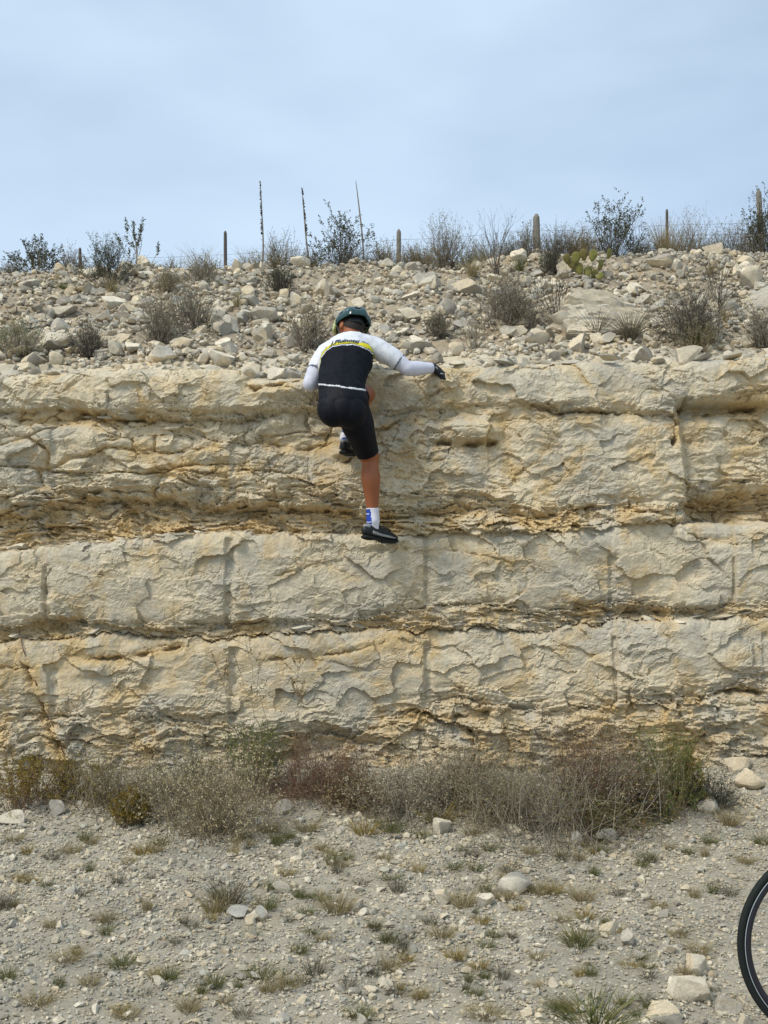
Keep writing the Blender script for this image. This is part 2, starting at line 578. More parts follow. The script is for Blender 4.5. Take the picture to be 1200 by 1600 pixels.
def face_depth(U, V):
    """how far the rock stands out (metres, towards the road), its clay staining, and the bed number"""
    X = (U - 600) * S_W
    Z = -V * S_W
    wig = 5.0 * vnoise(U / 48, V / 70, 101) + 3.5 * vnoise(U / 15, V / 22, 102) + 1.5 * vnoise(U / 5, V / 8, 103)
    la, lc, l1 = L_A(U) + wig, L_C(U) + 1.6 * wig, L_1(U) + 1.1 * wig
    le, le2, lg = L_E(U) + 1.1 * wig, L_E2(U) + 1.2 * wig + 5 * vnoise(U / 70, U * 0, 108), L_G(U) + 1.8 * wig
    bed = (V > la).astype(int) + (V > lc) + (V > l1) + (V > le) + (V > le2) + (V > lg)
    left = sstep((540 - U) / 120)                   # the nodular, rotten left half of the upper beds
    right = sstep((U - 1062 - 0.1 * (V - 640)) / 14)   # broken-back corner on the right
    pit = np.clip(np.exp(-((U - 140) / 150) ** 2) + np.exp(-((U - 985) / 150) ** 2) + 0.35 + 0.7 * vnoise(U / 90, V * 0, 107), 0, 1)
    tc2 = np.clip((V - lc) / np.maximum(l1 - lc, 4), 0, 1)
    mid_r = sstep((U - 560) / 80) * (1 - sstep((U - 1030) / 60))
    base = [0.02 + 0.04 * left, 0.0 - 0.02 * left, -0.13 + 0.09 * mid_r + 0.10 * tc2 * (0.4 + 0.6 * mid_r), 0.085 - 0.035 * sstep((U - 600) / 120), 0.060 - 0.05 * pit, 0.085, 0.072]
    base = [np.broadcast_to(np.asarray(b, float), U.shape) for b in base]
    och_b = [0.46, 0.48, 0.76, 0.42, 0.66, 0.50, 0.58]
    lines = [la, lc, l1, le, le2, lg]
    wid = [4 + 10 * (1 - left), 9.0, 4.0, 4.0, 7.0, 9.0]
    d = base[0].copy()
    och = np.full(U.shape, och_b[0])
    for k, L in enumerate(lines):
        w = sstep((V - L) / wid[k] + 0.3)
        d = d * (1 - w) + base[k + 1] * w
        w2 = sstep((V - L) / 14 + 0.5)
        och = och * (1 - w2) + och_b[k + 1] * w2
    # weight of each bed
    inb = lambda k: (bed == k).astype(float)
    # rounded edges of the strong beds
    for k, (up, lo, amp, r) in {0: (None, la, .035, 9), 1: (la, lc, .045, 13), 3: (l1, le, .045, 8), 5: (le2, lg, .04, 12)}.items():
        e = np.zeros(U.shape)
        if up is not None:
            e += np.exp(-np.clip(V - up, 0, 99) / r)
        e += np.exp(-np.clip(lo - V, 0, 99) / r)
        d -= amp * e * (bed == k)
    # top lip rolls back to the slope
    top = T_TOP(U) + 0.4 * wig
    d -= 0.07 * np.exp(-np.clip(V - top, 0, 200) / 7.0) + 0.03 * np.exp(-np.clip(V - top, 0, 200) / 22.0)
    # the recessed right corner
    rc = right * sstep((V - 622) / 10) * (1 - sstep((V - 812) / 10))
    d -= 0.10 * rc
    # broad swells
    d += 0.030 * fbm(X * 1.1, Z * 1.3, 3, 111)
    # block offsets and drill grooves
    for gl, k, sd in ((GROOVE_D, 3, 5), (GROOVE_F, 5, 6)):
        j = np.searchsorted(np.array(gl), U)
        off = (_h(j, np.full_like(j, sd), np.zeros_like(j), 9) - 0.5) * 0.045
        tlt = (_h(j, np.full_like(j, sd), np.ones_like(j), 9) - 0.5) * 0.00025
        cen = np.interp(j, np.arange(len(gl) + 1), [gl[0] - 150] + [(a + b) / 2 for a, b in zip(gl[:-1], gl[1:])] + [gl[-1] + 150])
        d += inb(k) * (off + tlt * (U - cen))
    for gu, v0, v1, hw, dep in GROOVES:
        gc = gu + 0.8 * vnoise(V / 30, V * 0 + gu, 71) + 2 * np.sin((V - v0) * 0.012 + gu)
        q = (U - gc) / hw
        prof = np.where(q < 0, sstep((q + 1.0) / 0.5), 1 - sstep((q + 0.1) / 1.5))
        g_m = prof * sstep((V - v0) / 8) * (1 - sstep((V - v1) / 10))
        d -= 0.68 * dep * g_m * (0.8 + 0.5 * vnoise(U / 15, V / 18, 73))
        och -= 0.30 * g_m                     # freshly bored stone is paler
    # broken-stone texture, different for every bed
    wx = X + 0.035 * fbm(X * 6, Z * 6, 3, 121)
    wz = Z + 0.030 * fbm(X * 6 + 40, Z * 6, 3, 122)
    f_a, e_a, c_a = facets(wx * 4.5, wz * 7.5, 131, 0.55)
    f_b, e_b, c_b = facets(wx * 11, wz * 19, 132, 0.6)
    f_c, e_c, c_c = facets(wx * 30, wz * 52, 133, 0.5)
    strong = inb(3) + inb(5)
    upper = inb(0) + inb(1)
    rotten = inb(2) + inb(4) + inb(6)
    amp_a = 0.032 * strong + 0.040 * upper + 0.030 * rotten
    amp_b = 0.013 * strong + 0.020 * upper + 0.030 * rotten
    amp_c = 0.0045 * strong + 0.007 * upper + 0.014 * rotten
    patch = np.clip(0.50 + 1.2 * fbm(X * 2.2 + 9, Z * 3.1, 2, 141), 0.05, 1.5)
    flat = sstep((U - 790) / 30) * (1 - sstep((U - 1055) / 20)) * sstep((V - 650) / 20) * (1 - sstep((V - 772) / 25))   # the broad clean slab
    patch = patch * (1 - 0.65 * flat)
    amp_a = amp_a * (1 - 0.3 * flat)
    d += amp_a * f_a + amp_b * f_b * patch + amp_c * f_c * patch
    # conchoidal hollows
    d += (0.0035 * strong + 0.008 * upper) * fbm(wx * 6, wz * 11, 3, 151, ridge=True)
    # nodules in the left half of the upper bed: bulging lumps with clay between
    wx2 = X + 0.10 * fbm(X * 2.2, Z * 3.5, 3, 123)
    wz2 = Z + 0.05 * fbm(X * 2.2 + 70, Z * 3.5, 3, 124)
    n1, n2, nc, _, _ = worley(wx2 * 2.3 + 3, wz2 * 7.0, 161)
    m1, m2, mc, _, _ = worley(wx2 * 5.5 + 8, wz2 * 13.0, 162)
    pm_ = sstep(0.5 + 1.6 * vnoise(X * 1.7, Z * 3.3, 163))
    k_n = inb(1) * (0.25 + 0.75 * left) * (1 - 0.8 * flat)
    nod = (np.clip(1 - n1 * 1.25, -0.3, 1) * (0.4 + 0.9 * nc) * (1 - 0.6 * pm_) + np.clip(0.8 - m1 * 1.2, -0.3, 1) * 0.5 * mc * pm_) * k_n
    seam = (np.exp(-((n2 - n1) / 0.07) ** 2) * (1 - pm_) * (nc > .3) + np.exp(-((m2 - m1) / 0.09) ** 2) * pm_ * 0.7 * (mc > .45)) * k_n
    d += 0.060 * nod - 0.030 * seam
    och += 0.35 * seam - 0.22 * (nod > 0.35)
    # thin bedding in the weak bands
    p_a, pe_a, pc_a = facets(wx * 6.5, wz2 * 30 + 1.5 * vnoise(X * 2, Z * 5, 172), 174, 0.45)
    p_b, pe_b, pc_b = facets(wx * 15, wz2 * 62 + 1.5 * vnoise(X * 4, Z * 5, 175), 176, 0.45)
    plates = 0.055 * p_a * (0.4 + pc_a) + 0.035 * p_b
    d += (inb(2) + 0.7 * inb(4) + 0.55 * inb(6)) * plates
    d += inb(1) * sstep((V - lc + 70) / 60) * plates * 0.8 * (1 - 0.8 * flat)
    d += inb(0) * sstep((V - la + 26) / 26) * plates * 0.6
    d += inb(5) * sstep((V - lg + 45) / 45) * plates * 0.6
    d += inb(3) * sstep((V - le + 16) / 16) * plates * 0.5
    g_a, _, g_c = facets(wx * 5.2 + 5, wz * 10.5, 177, 0.7)
    d += inb(6) * (0.045 * g_a)
    # cracks
    cwu = U + 3.0 * vnoise(U / 12, V / 12, 181) + 1.5 * vnoise(U / 5, V / 5, 183)
    cwv = V + 3.0 * vnoise(U / 12, V / 12, 182) + 1.5 * vnoise(U / 5, V / 5, 184)
    cmod = np.clip(0.55 + 1.3 * vnoise(U / 26, V / 26, 185), 0.05, 1.2)
    for pts, w, dep in CRACKS:
        cd_ = crack_dist(cwu, cwv, pts)
        d -= dep * cmod * np.exp(-(cd_ / (w * (0.5 + 0.6 * cmod))) ** 2)
        d -= 0.25 * dep * np.exp(-(cd_ / (w * 4)) ** 2)
        och += 0.25 * np.exp(-(cd_ / 10) ** 2)
    # random hairline breaks
    hb = np.abs(fbm(wx * 3.1 + 5, wz * 5.2, 3, 191))
    d -= 0.016 * np.exp(-(hb / 0.020) ** 2) * (0.6 * strong + upper + 0.5 * rotten) * np.clip(patch, 0, 1)
    # hollows: where the climber's knee and foot go, and the pits seen along the bands
    for hu, hv, rx, rz, dep in ((552, 655, 60, 38, .10), (575, 620, 60, 26, .06), (90, 978, 34, 11, .12), (210, 782, 90, 16, .06), (675, 806, 34, 12, .07), (1160, 790, 60, 20, .10),
                                (1010, 958, 70, 9, .05), (510, 1172, 90, 26, .12), (365, 800, 60, 12, .05), (1130, 630, 70, 9, .07), (335, 645, 130, 7, .05)):
        d -= dep * np.exp(-((U - hu) / rx) ** 2 - ((V - hv) / rz) ** 2)
    # bulges: protruding ledge stones
    for hu, hv, rx, rz, dep in ((735, 672, 48, 16, .06), (430, 604, 44, 14, .05), (95, 1046, 0.1, 0.1, 0), (145, 1043, 26, 12, .03), (1030, 800, 60, 14, .05), (620, 848, 60, 9, .03),
                                (545, 704, 26, 7, .05), (690, 588, 30, 14, .03)):
        if dep:
            d += dep * np.exp(-((U - hu) / rx) ** 4 - ((V - hv) / rz) ** 4)
    d += (0.0012 + 0.0022 * np.clip(patch, 0, 1) * (1 - strong * .5)) * fbm(X * 55, Z * 75, 3, 195)
    och += 0.10 * fbm(X * 0.9, Z * 1.6, 2, 197)
    return d, np.clip(och, 0, 1), bed


us = axis(-700, 1900, -25, 1225, 1.8, 0.06)
nv = 370
tt = np.linspace(0, 1, nv)
U, TT = np.meshgrid(us, tt)
TOPU = T_TOP(U) + 2.5 * vnoise(U / 30, U * 0, 201) + 1.5 * vnoise(U / 9, U * 0, 202)
V_ = TOPU + TT * (1235 - TOPU)
D, OCH, BED = face_depth(U, V_)
X = (U - 600) * S_W
Z = 1.6 + (910 - V_) * S_W
Yw = 7.0 - D
# rows that roll back over the top and under the rubble
nb = 16
back = np.linspace(0.0, 0.75, nb + 1)[1:][::-1]
Xb = np.repeat(X[:1], nb, 0)
Yb = Yw[0][None, :] + back[:, None]
Zb = np.maximum(Z[:1] + 0.0, slope_z(Xb, Yb) - 0.035 - 0.08 * np.clip(back[:, None] - 0.45, 0, 1)) * 1.0
bl = sstep(back[:, None] / 0.25)
Zb = Z[:1] * (1 - bl) + (slope_z(Xb, Yb) - 0.01 - 0.10 * np.clip(back[:, None] - 0.40, 0, 1)) * bl
Zb += 0.015 * facets(Xb * 8, Yb * 10, 205)[0] * bl
X = np.vstack([Xb, X]); Yw = np.vstack([Yb, Yw]); Z = np.vstack([Zb, Z])
OCH = np.vstack([np.full(Xb.shape, 0.40), OCH])
BED = np.vstack([np.zeros(Xb.shape, int), BED])
UU = np.vstack([np.repeat(us[None], nb, 0), U])
ny, nx = X.shape
Vall = np.stack([X, Yw, Z], -1).reshape(-1, 3)
OCHf = OCH.reshape(-1)
i = np.arange(nx * ny).reshape(ny, nx)
Fall = np.stack([i[1:, :-1], i[1:, 1:], i[:-1, 1:], i[:-1, :-1]], -1).reshape(-1, 4)
cb = BED[1:, :-1].reshape(-1)
cu = UU[1:, :-1].reshape(-1)
reg = np.zeros(len(cb), int)
reg = cb * 100
for k, cuts in {0: [380, 1085], 1: [360, 795, 1066], 3: GROOVE_D, 5: GROOVE_F}.items():
    reg = np.where(cb == k, reg + np.searchsorted(np.array(cuts), cu), reg)
rock_face = empty('rock_face', (0, 7.0, 0.4))
tag(rock_face, 'tan layered limestone road cut that the cyclist climbs', kind='structure')
RF = np.array([0, 7.0, 0.4])
bed_name = {0: 'rock_ledge', 1: 'rock_bed', 2: 'shale_band', 3: 'rock_block', 4: 'rubble_band', 5: 'rock_block', 6: 'rock_footing'}
for r in np.unique(reg):
    F = Fall[reg == r]
    used, inv = np.unique(F.ravel(), return_inverse=True)
    m = mesh_np(bed_name[r // 100], Vall[used] - RF, inv.reshape(-1, 4), False)
    at = m.attributes.new('ochre', 'FLOAT', 'POINT')
    at.data.foreach_set('value', OCHf[used].astype(np.float32))
    o = link(bed_name[r // 100], m, rock_face, mat=M_WALL)
    if r // 100 == 2:
        o['label'] = 'crumbly ochre shale band recessed under the upper bed'
    if r // 100 == 4:
        o['label'] = 'thin band of broken ochre slabs between the block courses'


def wall_y(u, v):
    d, _, _ = face_depth(np.array([[float(u)]]), np.array([[float(v)]]))
    return 7.0 - float(d[0, 0])


# ------------------------------------------------------------------ stones
def ico(sub):
    if sub == 0:                       # eight-sided chip
        V = np.array([[1, 0, 0], [0, 1, 0], [-1, 0, 0], [0, -1, 0], [0, 0, 1], [0, 0, -1]], float)
        V[:4, 2] = (0.2, -0.15, 0.1, -0.2)
        return V, np.array([[0, 1, 4], [1, 2, 4], [2, 3, 4], [3, 0, 4], [1, 0, 5], [2, 1, 5], [3, 2, 5], [0, 3, 5]])
    bm = bmesh.new()
    bmesh.ops.create_icosphere(bm, subdivisions=sub, radius=1.0)
    bm.verts.ensure_lookup_table()
    V = np.array([v.co[:] for v in bm.verts])
    F = np.array([[v.index for v in f.verts] for f in bm.faces])
    bm.free()
    return V, F


def stone_shape(sub, seed, flat=0.7, planes=9, rough=0.04):
    r = np.random.default_rng(seed)
    V, F = ico(sub)
    if sub == 0:
        V = V * r.uniform(0.72, 1.15, (len(V), 1))
        planes = 0
    for k in range(planes):
        n = r.normal(size=3)
        n /= np.linalg.norm(n)
        dd = r.uniform(0.34, 0.72)
        t = np.clip(V @ n - dd, 0, None)
        V = V - 0.97 * t[:, None] * n
    if sub > 1:
        a = fbm(V[:, 0] * 2.3 + V[:, 2] * 1.7, V[:, 1] * 2.3 - V[:, 2] * 1.1, 3, seed)
        V = V * (1 + rough * a[:, None] * 1.6)
    V = V * np.array([1.0, r.uniform(0.7, 0.95), flat * r.uniform(0.75, 1.15)])
    V /= np.abs(V).max(0).max()
    return V, F


def rotz_tilt(a, tx, ty):
    return (Matrix.Rotation(a, 3, 'Z') @ Matrix.Rotation(tx, 3, 'X') @ Matrix.Rotation(ty, 3, 'Y'))


def scatter_join(name, pos, size, sub, variants, seed, mat, flat=0.7, tilt=0.35, smooth=False):
    r = np.random.default_rng(seed)
    Vs, Fs, off = [], [], 0
    pick = r.integers(0, variants, len(pos))
    for k in range(variants):
        sel = np.where(pick == k)[0]
        if not len(sel):
            continue
        V, F = stone_shape(sub, seed * 31 + k, flat, 8)
        n = len(sel)
        a = r.uniform(0, 2 * np.pi, n)
        tx = r.normal(0, tilt, n)
        ca, sa, ct, st = np.cos(a), np.sin(a), np.cos(tx), np.sin(tx)
        W = V[None] * (size[sel][:, None, None] * r.uniform(0.8, 1.2, (n, 1, 3)))
        y = W[..., 1] * ct[:, None] - W[..., 2] * st[:, None]
        z = W[..., 1] * st[:, None] + W[..., 2] * ct[:, None]
        x = W[..., 0]
        W = np.stack([x * ca[:, None] - y * sa[:, None], x * sa[:, None] + y * ca[:, None], z], -1) + pos[sel][:, None, :]
        Vs.append(W.reshape(-1, 3))
        Fs.append((F[None] + (np.arange(n) * len(V))[:, None, None]).reshape(-1, 3) + off)
        off += n * len(V)
    o = link(name, mesh_np(name, np.vstack(Vs), np.vstack(Fs), smooth), mat=mat)
    return o


STONE_MESH = []
for k in range(14):
    V, F = stone_shape(3, 900 + k, [0.68, 0.8, 0.9, 0.6][k % 4], 13, 0.035)
    m = mesh_np('stone', V, F, True)
    m.set_sharp_from_angle(angle=math.radians(22))
    m.materials.append(M_STONE)
    STONE_MESH.append(m)

# landmarks used to say where a repeat lies (photograph pixels)
LM_SLOPE = [('the big flat outcrop', 960, 470), ('the thick wooden fence post', 838, 365), ('the prickly pear', 925, 405), ("the climber's helmet", 547, 498),
            ('the round pale boulder', 362, 500), ('the wide grey brush', 275, 490), ('the big pale cobble', 738, 448), ('the spiky dark shrub', 165, 415),
            ('the green leafed bush', 530, 375), ("the climber's glove", 686, 578), ('the grey brush clump', 797, 470), ('the white boulder on the crest', 1113, 384),
            ('the tall dark brush', 1080, 490), ('the square end boulder', 1178, 432), ('the thin fence post', 352, 390), ('the dark corner shrub', 140, 535)]
LM_GROUND = [('the bicycle wheel', 1165, 1475), ('the long pale boulder', 805, 1387), ('the white lump', 402, 1430), ('the tan boulder', 440, 1390), ('the round straw tuft', 527, 1405),
             ('the big low boulder', 1085, 1550), ('the grey boulder under the yellow bush', 120, 1233), ('the boulder in the hollow', 445, 1263), ('the dark weed clump', 345, 1405),
             ('the large grey bush', 870, 1250), ('the green upright bush', 1045, 1220), ('the orange tuft', 685, 1270)]
ORD = ['nearest', 'second', 'third', 'fourth', 'fifth', 'sixth', 'seventh', 'eighth', 'ninth', 'tenth', 'eleventh', 'twelfth', 'thirteenth', 'fourteenth', 'fifteenth',
       'sixteenth', 'seventeenth', 'eighteenth', 'nineteenth', 'twentieth'] + ['outlying'] * 300


def where_labels(items, lms):
    """items: (object, description, px, py) -> a label that says which one by rank and side of a landmark"""
    b = {}
    for o, desc, px, py in items:
        best = min(lms, key=lambda q: math.hypot(q[1] - px, 1.3 * (q[2] - py)))
        dx, dy = px - best[1], py - best[2]
        side = ('right of' if dx > 0 else 'left of') if abs(dx) > 1.2 * abs(dy) else ('below' if dy > 0 else 'above')
        b.setdefault((desc, side, best[0]), []).append((math.hypot(dx, dy), o))
    for (desc, side, lm), L in b.items():
        L.sort(key=lambda q: q[0])
        for k, (_, o) in enumerate(L):
            o['label'] = f'{desc}, {side} {lm}' if len(L) == 1 else f'{desc}, {ORD[k]} {side} {lm}'


def boulder(name, px, py, w, h, fn, label, seed, sink=0.25, flat=None, mat=None, deep=0.8):
    """px, py: centre of its foot; w, h: width and height in photograph pixels"""
    c = fn(px, py)
    s = c[1] / F_PX
    V, F = stone_shape(5 if w > 90 else (4 if w > 60 else 3), seed, 0.8, 12, 0.05)
    if w > 90:
        lay = facets(V[:, 0] * 2.2 + V[:, 1] * 2, V[:, 2] * 9 + V[:, 0], seed, 0.5)[0]
        V = V * (1 + 0.07 * lay + 0.05 * fbm(V[:, 0] * 7 + V[:, 1] * 5, V[:, 2] * 12 + V[:, 1] * 3, 4, seed + 3))[:, None]
    V = V / (V.max(0) - V.min(0)) * np.array([w * s, w * s * deep, h * s * (1 + sink)])
    V[:, 2] -= V[:, 2].min() + h * s * sink
    V[:, 1] += w * s * deep * 0.3
    m = mesh_np(name, V, F, True)
    m.set_sharp_from_angle(angle=math.radians(22))
    o = link(name, m, loc=c, mat=mat or M_STONE)
    tag(o, label, 'rock')
    return o


BOULDERS_S = [
    (960, 520, 205, 82, 'large flat tan outcrop half buried in the right side of the slope', 1.2),
    (925, 528, 105, 42, 'long grey boulder at the lower left corner of the big flat outcrop', 0.6),
    (1113, 395, 34, 20, 'white boulder perched on the right part of the crest', 0.8),
    (1176, 447, 46, 36, 'square pale boulder by the right edge of the slope', 0.8),
    (1200, 478, 48, 40, 'pale boulder below the square one, cut by the right edge of the picture', 0.8),
    (737, 460, 52, 26, 'big pale cobble sitting alone left of the grey brush clump', 0.8),
    (362, 514, 27, 26, 'round pale boulder right of the wide grey brush', 0.9),
    (408, 499, 44, 24, 'broad pale boulder right of and above the round one', 0.8),
    (412, 533, 38, 32, 'upright grey white boulder above the left edge of the rock slab', 0.8),
    (1075, 567, 44, 28, 'grey boulder at the lip of the rock face under the tall dark brush', 0.8),
    (80, 545, 56, 28, 'wide grey boulder left of the dark corner shrub', 0.8),
    (90, 492, 60, 20, 'low flat slab lying on the left part of the slope', 0.8),
    (178, 480, 40, 22, 'long pale boulder below the spiky dark shrub', 0.8),
    (250, 565, 52, 30, 'pale boulder on the lip of the rock face below the wide grey brush', 0.8),
    (340, 568, 48, 26, 'broad boulder on the lip of the rock face left of the climber', 0.8),
    (470, 411, 34, 16, 'tan block on the crest left of the green leafed bush', 0.8),
    (640, 500, 42, 24, 'sharp tan boulder right of the helmet', 0.8),
    (700, 490, 44, 28, 'pale boulder below the big pale cobble', 0.8),
    (650, 548, 56, 20, 'long tan slab above the outstretched arm', 0.8),
    (895, 520, 34, 26, 'rounded tan boulder left of the long grey boulder', 0.8),
    (845, 535, 46, 28, 'grey boulder under the grey brush clump', 0.8),
    (1000, 565, 66, 30, 'low grey slab on the lip of the rock face below the big flat outcrop', 0.8),
    (1030, 415, 46, 22, 'flat pale slab in the middle of the right crest', 0.8),
    (815, 408, 30, 24, 'white block at the foot of the thick wooden fence post', 0.8),
    (590, 560, 40, 22, 'grey boulder just above the right shoulder of the climber', 0.8),
]
BOULDERS_G = [
    (118, 1249, 40, 30, 'cracked grey boulder beside the yellow bush at the foot of the rock face'),
    (84, 1275, 30, 24, 'pale boulder in front of the cracked grey boulder'),
    (16, 1290, 46, 22, 'flat grey boulder at the left edge of the picture'),
    (445, 1274, 27, 22, 'angular pale boulder in the dark hollow under the reddish bush'),
    (806, 1402, 56, 30, 'long pale boulder in the middle of the gravel'),
    (690, 1415, 30, 21, 'rounded white boulder left of the long pale boulder'),
    (754, 1418, 32, 18, 'buried boulder just left of the long pale boulder'),
    (440, 1397, 28, 15, 'tan boulder lying alone behind the white lump'),
    (402, 1442, 28, 24, 'bright white lump of crumbled rock left of centre on the gravel'),
    (365, 1436, 36, 18, 'flat grey pink stone leaning in the dark weed clump'),
    (558, 1426, 22, 17, 'white stone right of the round straw tuft'),
    (690, 1305, 30, 24, 'pointed pale boulder in front of the orange tuft'),
    (800, 1308, 28, 18, 'white stone at the foot of the large grey bush'),
    (955, 1316, 36, 18, 'flat buried stone in front of the large grey bush'),
    (904, 1324, 20, 24, 'upright white stone in front of the large grey bush'),
    (1090, 1527, 34, 32, 'white angular boulder left of the bicycle wheel'),
    (1085, 1567, 72, 36, 'big low pale boulder near the bottom right corner'),
    (1136, 1582, 44, 24, 'pale boulder below the bicycle wheel'),
    (1045, 1604, 54, 26, 'boulder cut by the bottom edge under the big low one'),
    (955, 1462, 32, 20, 'long white stone among cobbles left of the wheel'),
    (985, 1480, 22, 24, 'upright white cobble right of the long white stone'),
    (1170, 1235, 48, 32, 'grey boulder by the right edge at the foot of the rock face'),
    (1112, 1272, 38, 24, 'pale boulder right of the green upright bush'),
    (1152, 1205, 40, 22, 'boulder piled on the bank at the far right'),
    (255, 1272, 30, 22, 'grey stone at the foot of the left brush'),
    (240, 1282, 24, 28, 'narrow grey stone under the pale seeded bush'),
    (570, 1262, 26, 22, 'grey stone under the silvery bush'),
    (610, 1262, 26, 20, 'pale stone under the silvery bush'),
]
for k, (px, py, w, h, lab, dp) in enumerate(BOULDERS_S):
    boulder('boulder', px, py, w, h, hit_slope, lab, 300 + k, deep=dp)
for k, (px, py, w, h, lab) in enumerate(BOULDERS_G):
    boulder('boulder', px, py, w, h, hit_ground, lab, 400 + k, mat=M_STONE)

# rubble on the slope: the 210 largest are things, the rest one heap
n = 22000
sx = rng.uniform(-4.6, 4.6, n)
sy = 7.06 + 3.3 * rng.uniform(0, 1, n) ** 0.9
ss = 0.0125 * (1 - rng.uniform(0, 0.998, n)) ** -0.42
ss = np.clip(ss, 0.0095, 0.075)
dens = 0.80 + 0.45 * vnoise(sx * 1.1, sy * 1.3, 221) - 0.12 * sstep((sx - 0.9) / 1.0) * sstep((sy - 7.5) / 0.3)
keep = rng.uniform(0, 1, n) < np.clip(dens, 0.15, 1)
sx, sy, ss = sx[keep], sy[keep], ss[keep]
sz = slope_z(sx, sy) + 0.12 * ss - 0.012
pos = np.stack([sx, sy, sz], -1)
qx, qy = to_px(pos)
inview = (qx > 0) & (qx < 1200) & (np.abs(sx) < 4)
order = np.argsort(-(ss / sy) * inview)
big = order[:210]
rest = np.setdiff1d(np.arange(len(ss)), big)
items = []
for k in big:
    o = link('stone', STONE_MESH[k % 14], loc=pos[k])
    s = ss[k] * 1.12
    o.scale = (s * rng.uniform(.9, 1.2), s * rng.uniform(.8, 1.1), s * rng.uniform(.8, 1.1))
    o.rotation_euler = (rng.normal(0, .35), rng.normal(0, .3), rng.uniform(0, 6.28))
    tag(o, None, 'stone', 'loose limestone stones on the slope')
    a, b = to_px(pos[k])
    items.append((o, ('pale cobble' if s < 0.065 else 'large pale stone') + ' on the slope', a, b))
where_labels(items, LM_SLOPE)
mid = rest[ss[rest] > 0.030]
sml = rest[ss[rest] <= 0.030]
o = scatter_join('rubble', pos[mid], ss[mid] * 1.1, 2, 10, 61, M_STONE)
tag(o, 'pale broken limestone rubble covering the slope above the rock face', 'rubble', kind='stuff')
o = scatter_join('rubble', pos[sml], ss[sml] * 1.1, 1, 10, 62, M_STONE)
tag(o, 'small limestone chips between the larger stones of the slope', 'rubble', kind='stuff')

# gravel on the ground
n = 92000
gx = rng.uniform(-2.9, 2.9, n)
gy = 3.1 + 3.85 * rng.uniform(0, 1, n) ** 0.85
gs = 0.0058 * (1 - rng.uniform(0, 0.999, n)) ** -0.28
gs = np.clip(gs, 0.0045, 0.026)
dens = 0.72 + 0.45 * fbm(gx * 1.4, gy * 1.4, 2, 231)
keep = rng.uniform(0, 1, n) < np.clip(dens, 0.5, 1)
gx, gy, gs = gx[keep], gy[keep], gs[keep]
gz = ground_z(gx, gy) + 0.30 * gs + 0.001
gp = np.stack([gx, gy, gz], -1)
qx, qy = to_px(gp)
inview = (qx > 0) & (qx < 1200) & (qy < 1600)
order = np.argsort(-(gs / gy) * inview)
big = order[:80]
rest = np.setdiff1d(np.arange(len(gs)), big)
items = []
for k in big:
    o = link('stone', STONE_MESH[(k * 5) % 14], loc=gp[k])
    s = gs[k] * 1.15
    o.scale = (s * rng.uniform(.9, 1.3), s * rng.uniform(.8, 1.1), s * rng.uniform(.7, 1.0))
    o.rotation_euler = (rng.normal(0, .3), rng.normal(0, .3), rng.uniform(0, 6.28))
    tag(o, None, 'stone', 'loose limestone stones on the roadside gravel')
    a, b = to_px(gp[k])
    items.append((o, 'pale fist sized stone on the gravel', a, b))
where_labels(items, LM_GROUND)
mid = rest[gs[rest] > 0.0095]
sml = rest[gs[rest] <= 0.0095]
o = scatter_join('gravel', gp[mid], gs[mid] * 1.1, 1, 10, 71, M_GRAVEL)
tag(o, 'coarse pale limestone gravel strewn over the roadside', 'gravel', kind='stuff')
o = scatter_join('gravel', gp[sml], gs[sml] * 1.1, 0, 8, 72, M_GRAVEL)
tag(o, 'fine pale limestone chips of the roadside', 'gravel', kind='stuff')

# loose slabs caught on the ledges of the rock face: parts of it
slabs = [(148, 846, 40), (180, 840, 34), (205, 838, 30), (232, 833, 34), (252, 838, 26), (285, 836, 38), (310, 832, 24), (20, 858, 46), (60, 850, 38), (100, 848, 26),
         (160, 650, 30), (195, 648, 40), (130, 646, 26), (262, 665, 42), (300, 668, 46), (255, 685, 18), (290, 680, 30), (370, 690, 28), (560, 978, 30), (585, 970, 26), (530, 984, 34),
         (470, 984, 40), (430, 990, 30), (610, 984, 24), (640, 978, 28), (720, 975, 34), (760, 972, 30), (800, 976, 36), (850, 974, 30), (960, 962, 40), (1085, 966, 44), (1130, 962, 36),
         (1060, 972, 26), (1170, 956, 30), (1015, 968, 30), (300, 984, 30), (240, 990, 36), (150, 985, 36), (350, 980, 22), (30, 992, 40), (700, 985, 20), (905, 966, 24),
         (20, 585, 60), (70, 580, 40), (110, 582, 36), (170, 582, 52), (230, 576, 30), (350, 574, 34), (395, 578, 44), (440, 572, 40), (480, 580, 30), (640, 574, 28), (720, 562, 34), (790, 560, 40),
         (850, 556, 30), (900, 558, 34), (960, 552, 44), (1040, 558, 30), (1110, 552, 38), (1160, 550, 40)]
sl_d = face_depth(np.array([[float(q[0]) for q in slabs]]), np.array([[float(q[1]) for q in slabs]]))[0][0]
for k, (u, v, w) in enumerate(slabs):
    y = 7.0 - float(sl_d[k])
    top = v < 600
    s = w * S_W / 2
    o = link('slab', STONE_MESH[k % 14], rock_face)
    yy = (7.0 + rng.uniform(0, 0.15)) if top else y + 0.25 * s
    o.location = Vector(((u - 600) * S_W, yy, z_of(v) + (0.01 if top else 0))) - Vector(RF)
    o.scale = (s, s * 0.8, s * rng.uniform(.30, .5))
    o.rotation_euler = (rng.normal(0, .12), rng.normal(0, .10), rng.normal(0, .3))

